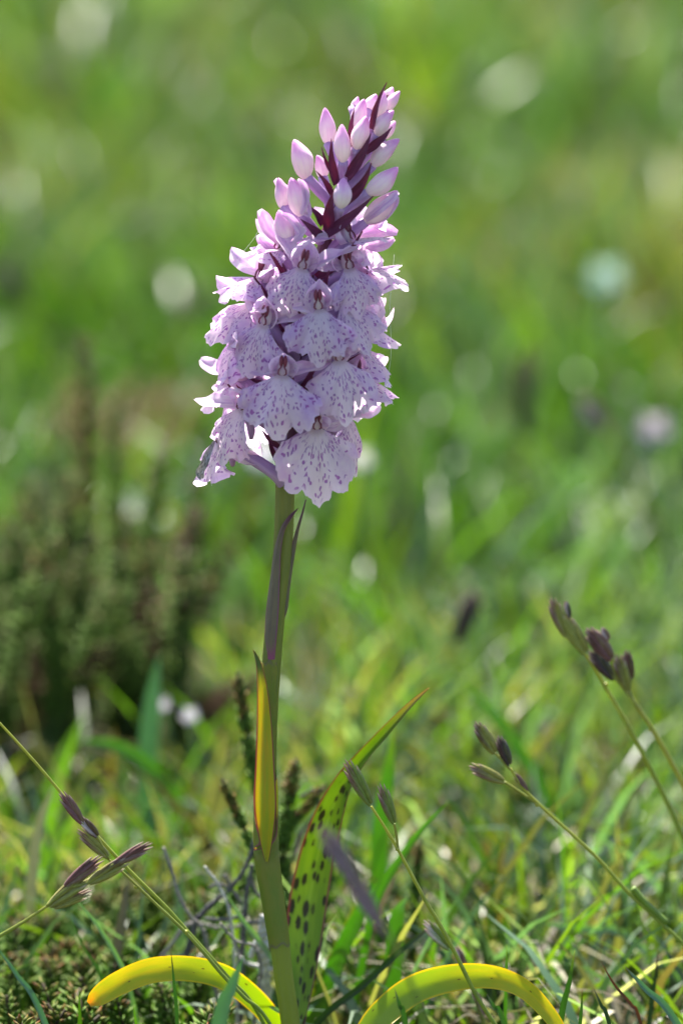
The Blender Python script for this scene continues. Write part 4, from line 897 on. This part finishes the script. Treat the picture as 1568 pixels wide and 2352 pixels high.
# ------------------------------------------------------------------ the grass sward
def sward(name, label, n, xr, yr, h, w, seed, dark_gap=None, tone_mul=1.0, seg=4, pal0=None, lie=0.0):
    g_ = np.random.default_rng(seed)
    ntuft = max(8, n // 14)
    tx = g_.uniform(xr[0], xr[1], ntuft); ty = g_.uniform(yr[0], yr[1], ntuft)
    ti = g_.integers(0, ntuft, n); spread = 0.010
    X = tx[ti] + g_.normal(0, spread, n); Y = ty[ti] + g_.normal(0, spread, n)
    tone = g_.random(ntuft)[ti]; bright = g_.random(ntuft)[ti]; thm = g_.uniform(0.7, 1.3, ntuft)[ti]
    if dark_gap is not None:
        for gx, gy, gr in dark_gap:
            ok = (X - gx) ** 2 + (Y - gy) ** 2 > gr * gr
            X, Y, tone, thm, bright = X[ok], Y[ok], tone[ok], thm[ok], bright[ok]
    n = len(X)
    patch = np.array([noise.noise(Vector((x * 7, y * 3.2, seed))) for x, y in zip(X, Y)]); patch2 = np.array([noise.noise(Vector((x * 5 + 9, y * 2.4, seed + 4))) for x, y in zip(X, Y)])
    H = h * thm * g_.uniform(0.55, 1.25, n) * (1 + 0.5 * patch); Wd = w * g_.uniform(0.6, 1.4, n)
    ang = g_.uniform(0, 2 * np.pi, n); lean = np.abs(g_.normal(0.35, 0.35, n)) + lie; bend = g_.uniform(0.1, 0.9, n)
    fa = g_.uniform(0, 2 * np.pi, n)
    # pigment of each blade
    pal = np.array(np.array(pal0) if pal0 else [[0.040, 0.098, 0.008], [0.066, 0.142, 0.010], [0.068, 0.128, 0.070], [0.100, 0.160, 0.012], [0.18, 0.17, 0.065], [0.10, 0.075, 0.03], [0.16, 0.22, 0.14]])
    s = tone * 0.55 + 0.45 * g_.random(n) + patch * 0.35
    idx = np.digitize(s, [0.24, 0.46, 0.62, 0.78, 0.86, 0.90]); idx = np.where((patch2 > 0.18) & (idx < 2) & (g_.random(n) < 0.7), np.where(g_.random(n) < 0.5, 2, 6), idx)
    idx = np.where((patch2 < -0.30) & (g_.random(n) < 0.35), 4, idx)
    colr = pal[idx] * g_.uniform(0.75, 1.2, (n, 1)) * (0.48 + 0.80 * bright)[:, None] * tone_mul
    rows = []
    V = np.zeros((n, (seg + 1) * 2, 3)); C = np.zeros((n, (seg + 1) * 2, 3))
    for k in range(seg + 1):
        f = k / seg
        hz = H * f * np.cos(lean * f * 0.9); out = H * (np.sin(lean) * f * 0.7 + bend * 0.6 * f * f)
        cx = X + out * np.cos(ang); cy = Y + out * np.sin(ang); cz = hz - 0.25 * H * bend * f ** 3 - 0.001
        cz = np.maximum(cz, -0.001)
        ww = Wd * 0.5 * (1 - f ** 2.2 * 0.97)
        sx = np.cos(fa) * ww; sy = np.sin(fa) * ww
        V[:, k * 2] = np.stack([cx - sx, cy - sy, cz], 1); V[:, k * 2 + 1] = np.stack([cx + sx, cy + sy, cz], 1)
        C[:, k * 2] = C[:, k * 2 + 1] = colr
    nv = (seg + 1) * 2; base = (np.arange(n) * nv)[:, None, None]
    q = np.array([[2 * k, 2 * k + 1, 2 * k + 3, 2 * k + 2] for k in range(seg)])[None]
    F_ = (base + q).reshape(-1, 4)
    me = bpy.data.meshes.new(name); me.vertices.add(n * nv); me.vertices.foreach_set('co', V.reshape(-1).astype(np.float32))
    me.loops.add(F_.size); me.loops.foreach_set('vertex_index', F_.reshape(-1).astype(np.int32))
    me.polygons.add(len(F_)); me.polygons.foreach_set('loop_start', (np.arange(len(F_)) * 4).astype(np.int32))
    me.polygons.foreach_set('use_smooth', [True] * len(F_))
    me.update(calc_edges=True)
    ca = me.color_attributes.new('Col', 'FLOAT_COLOR', 'POINT'); cc = np.ones((n * nv, 4), dtype=np.float32); cc[:, :3] = C.reshape(-1, 3)
    ca.data.foreach_set('color', cc.ravel()); me.materials.append(MAT['grass'])
    o = bpy.data.objects.new(name, me); COL.objects.link(o); tag(o, label, 'grass', kind='stuff'); return o
gap = GP(230, 1700)
gaps = [(hc.x, hc.y, 0.028)] + [(GP(235, py).x, GP(235, py).y, rr2) for py, rr2 in ((1540, 0.028), (1600, 0.028), (1660, 0.027), (1720, 0.025), (1800, 0.020), (1880, 0.016), (1950, 0.012))]
sward('near_grass', 'short fine green grass round the foot of the orchid', 9000, (-0.20, 0.24), (0.012, 0.30), 0.030, 0.0017, 3, dark_gap=gaps)
sward('dry_litter', 'dead straw coloured grass litter on the ground round the orchid', 1500, (-0.16, 0.18), (-0.05, 0.22), 0.030, 0.0011, 13, dark_gap=gaps, lie=1.0, pal0=[[0.22, 0.20, 0.12], [0.30, 0.28, 0.18], [0.16, 0.12, 0.07], [0.36, 0.33, 0.24], [0.26, 0.22, 0.13], [0.12, 0.09, 0.05], [0.30, 0.27, 0.2]])
sward('front_grass', 'very short grass in front of the orchid', 1400, (-0.20, 0.22), (-0.09, 0.02), 0.013, 0.0013, 5)
sward('middle_grass', 'blurred green grass beyond the heather', 16000, (-0.38, 0.40), (0.28, 1.0), 0.045, 0.0028, 7, tone_mul=0.85)
sward('far_grass', 'strongly blurred grass field in the background', 30000, (-0.7, 0.75), (1.0, 3.4), 0.060, 0.0045, 9, tone_mul=0.76)

# ------------------------------------------------------------------ strands of spider silk hanging from the flowers
m, nt = new_mat('silk'); n_ = N(nt); finish(nt, n_, (0.8, 0.8, 0.78, 1), (0.8, 0.8, 0.78, 1), 0.4, 0.2, 0.6); MAT['silk'] = m
for lab, pts in (('fine silk strand hanging past the open flowers below the buds', [(905, 585, -2), (895, 700, -3), (898, 790, -3), (893, 850, -3), (872, 940, -3)]),
                 ('short fine silk strand from the topmost open petals', [(607, 500, -2), (585, 545, -2.5), (553, 586, -2.5), (545, 605, -2.5)])):
    t0 = PO(*pts[0]); o = thing('spider_thread', tuple(t0), lab, 'spider thread')
    mb = MB(); S = cr([tuple(PO(*p)) for p in pts], 40); mb.tube(S, [0.000022] * 40, n=5); mb.build('strand', 'silk', o)
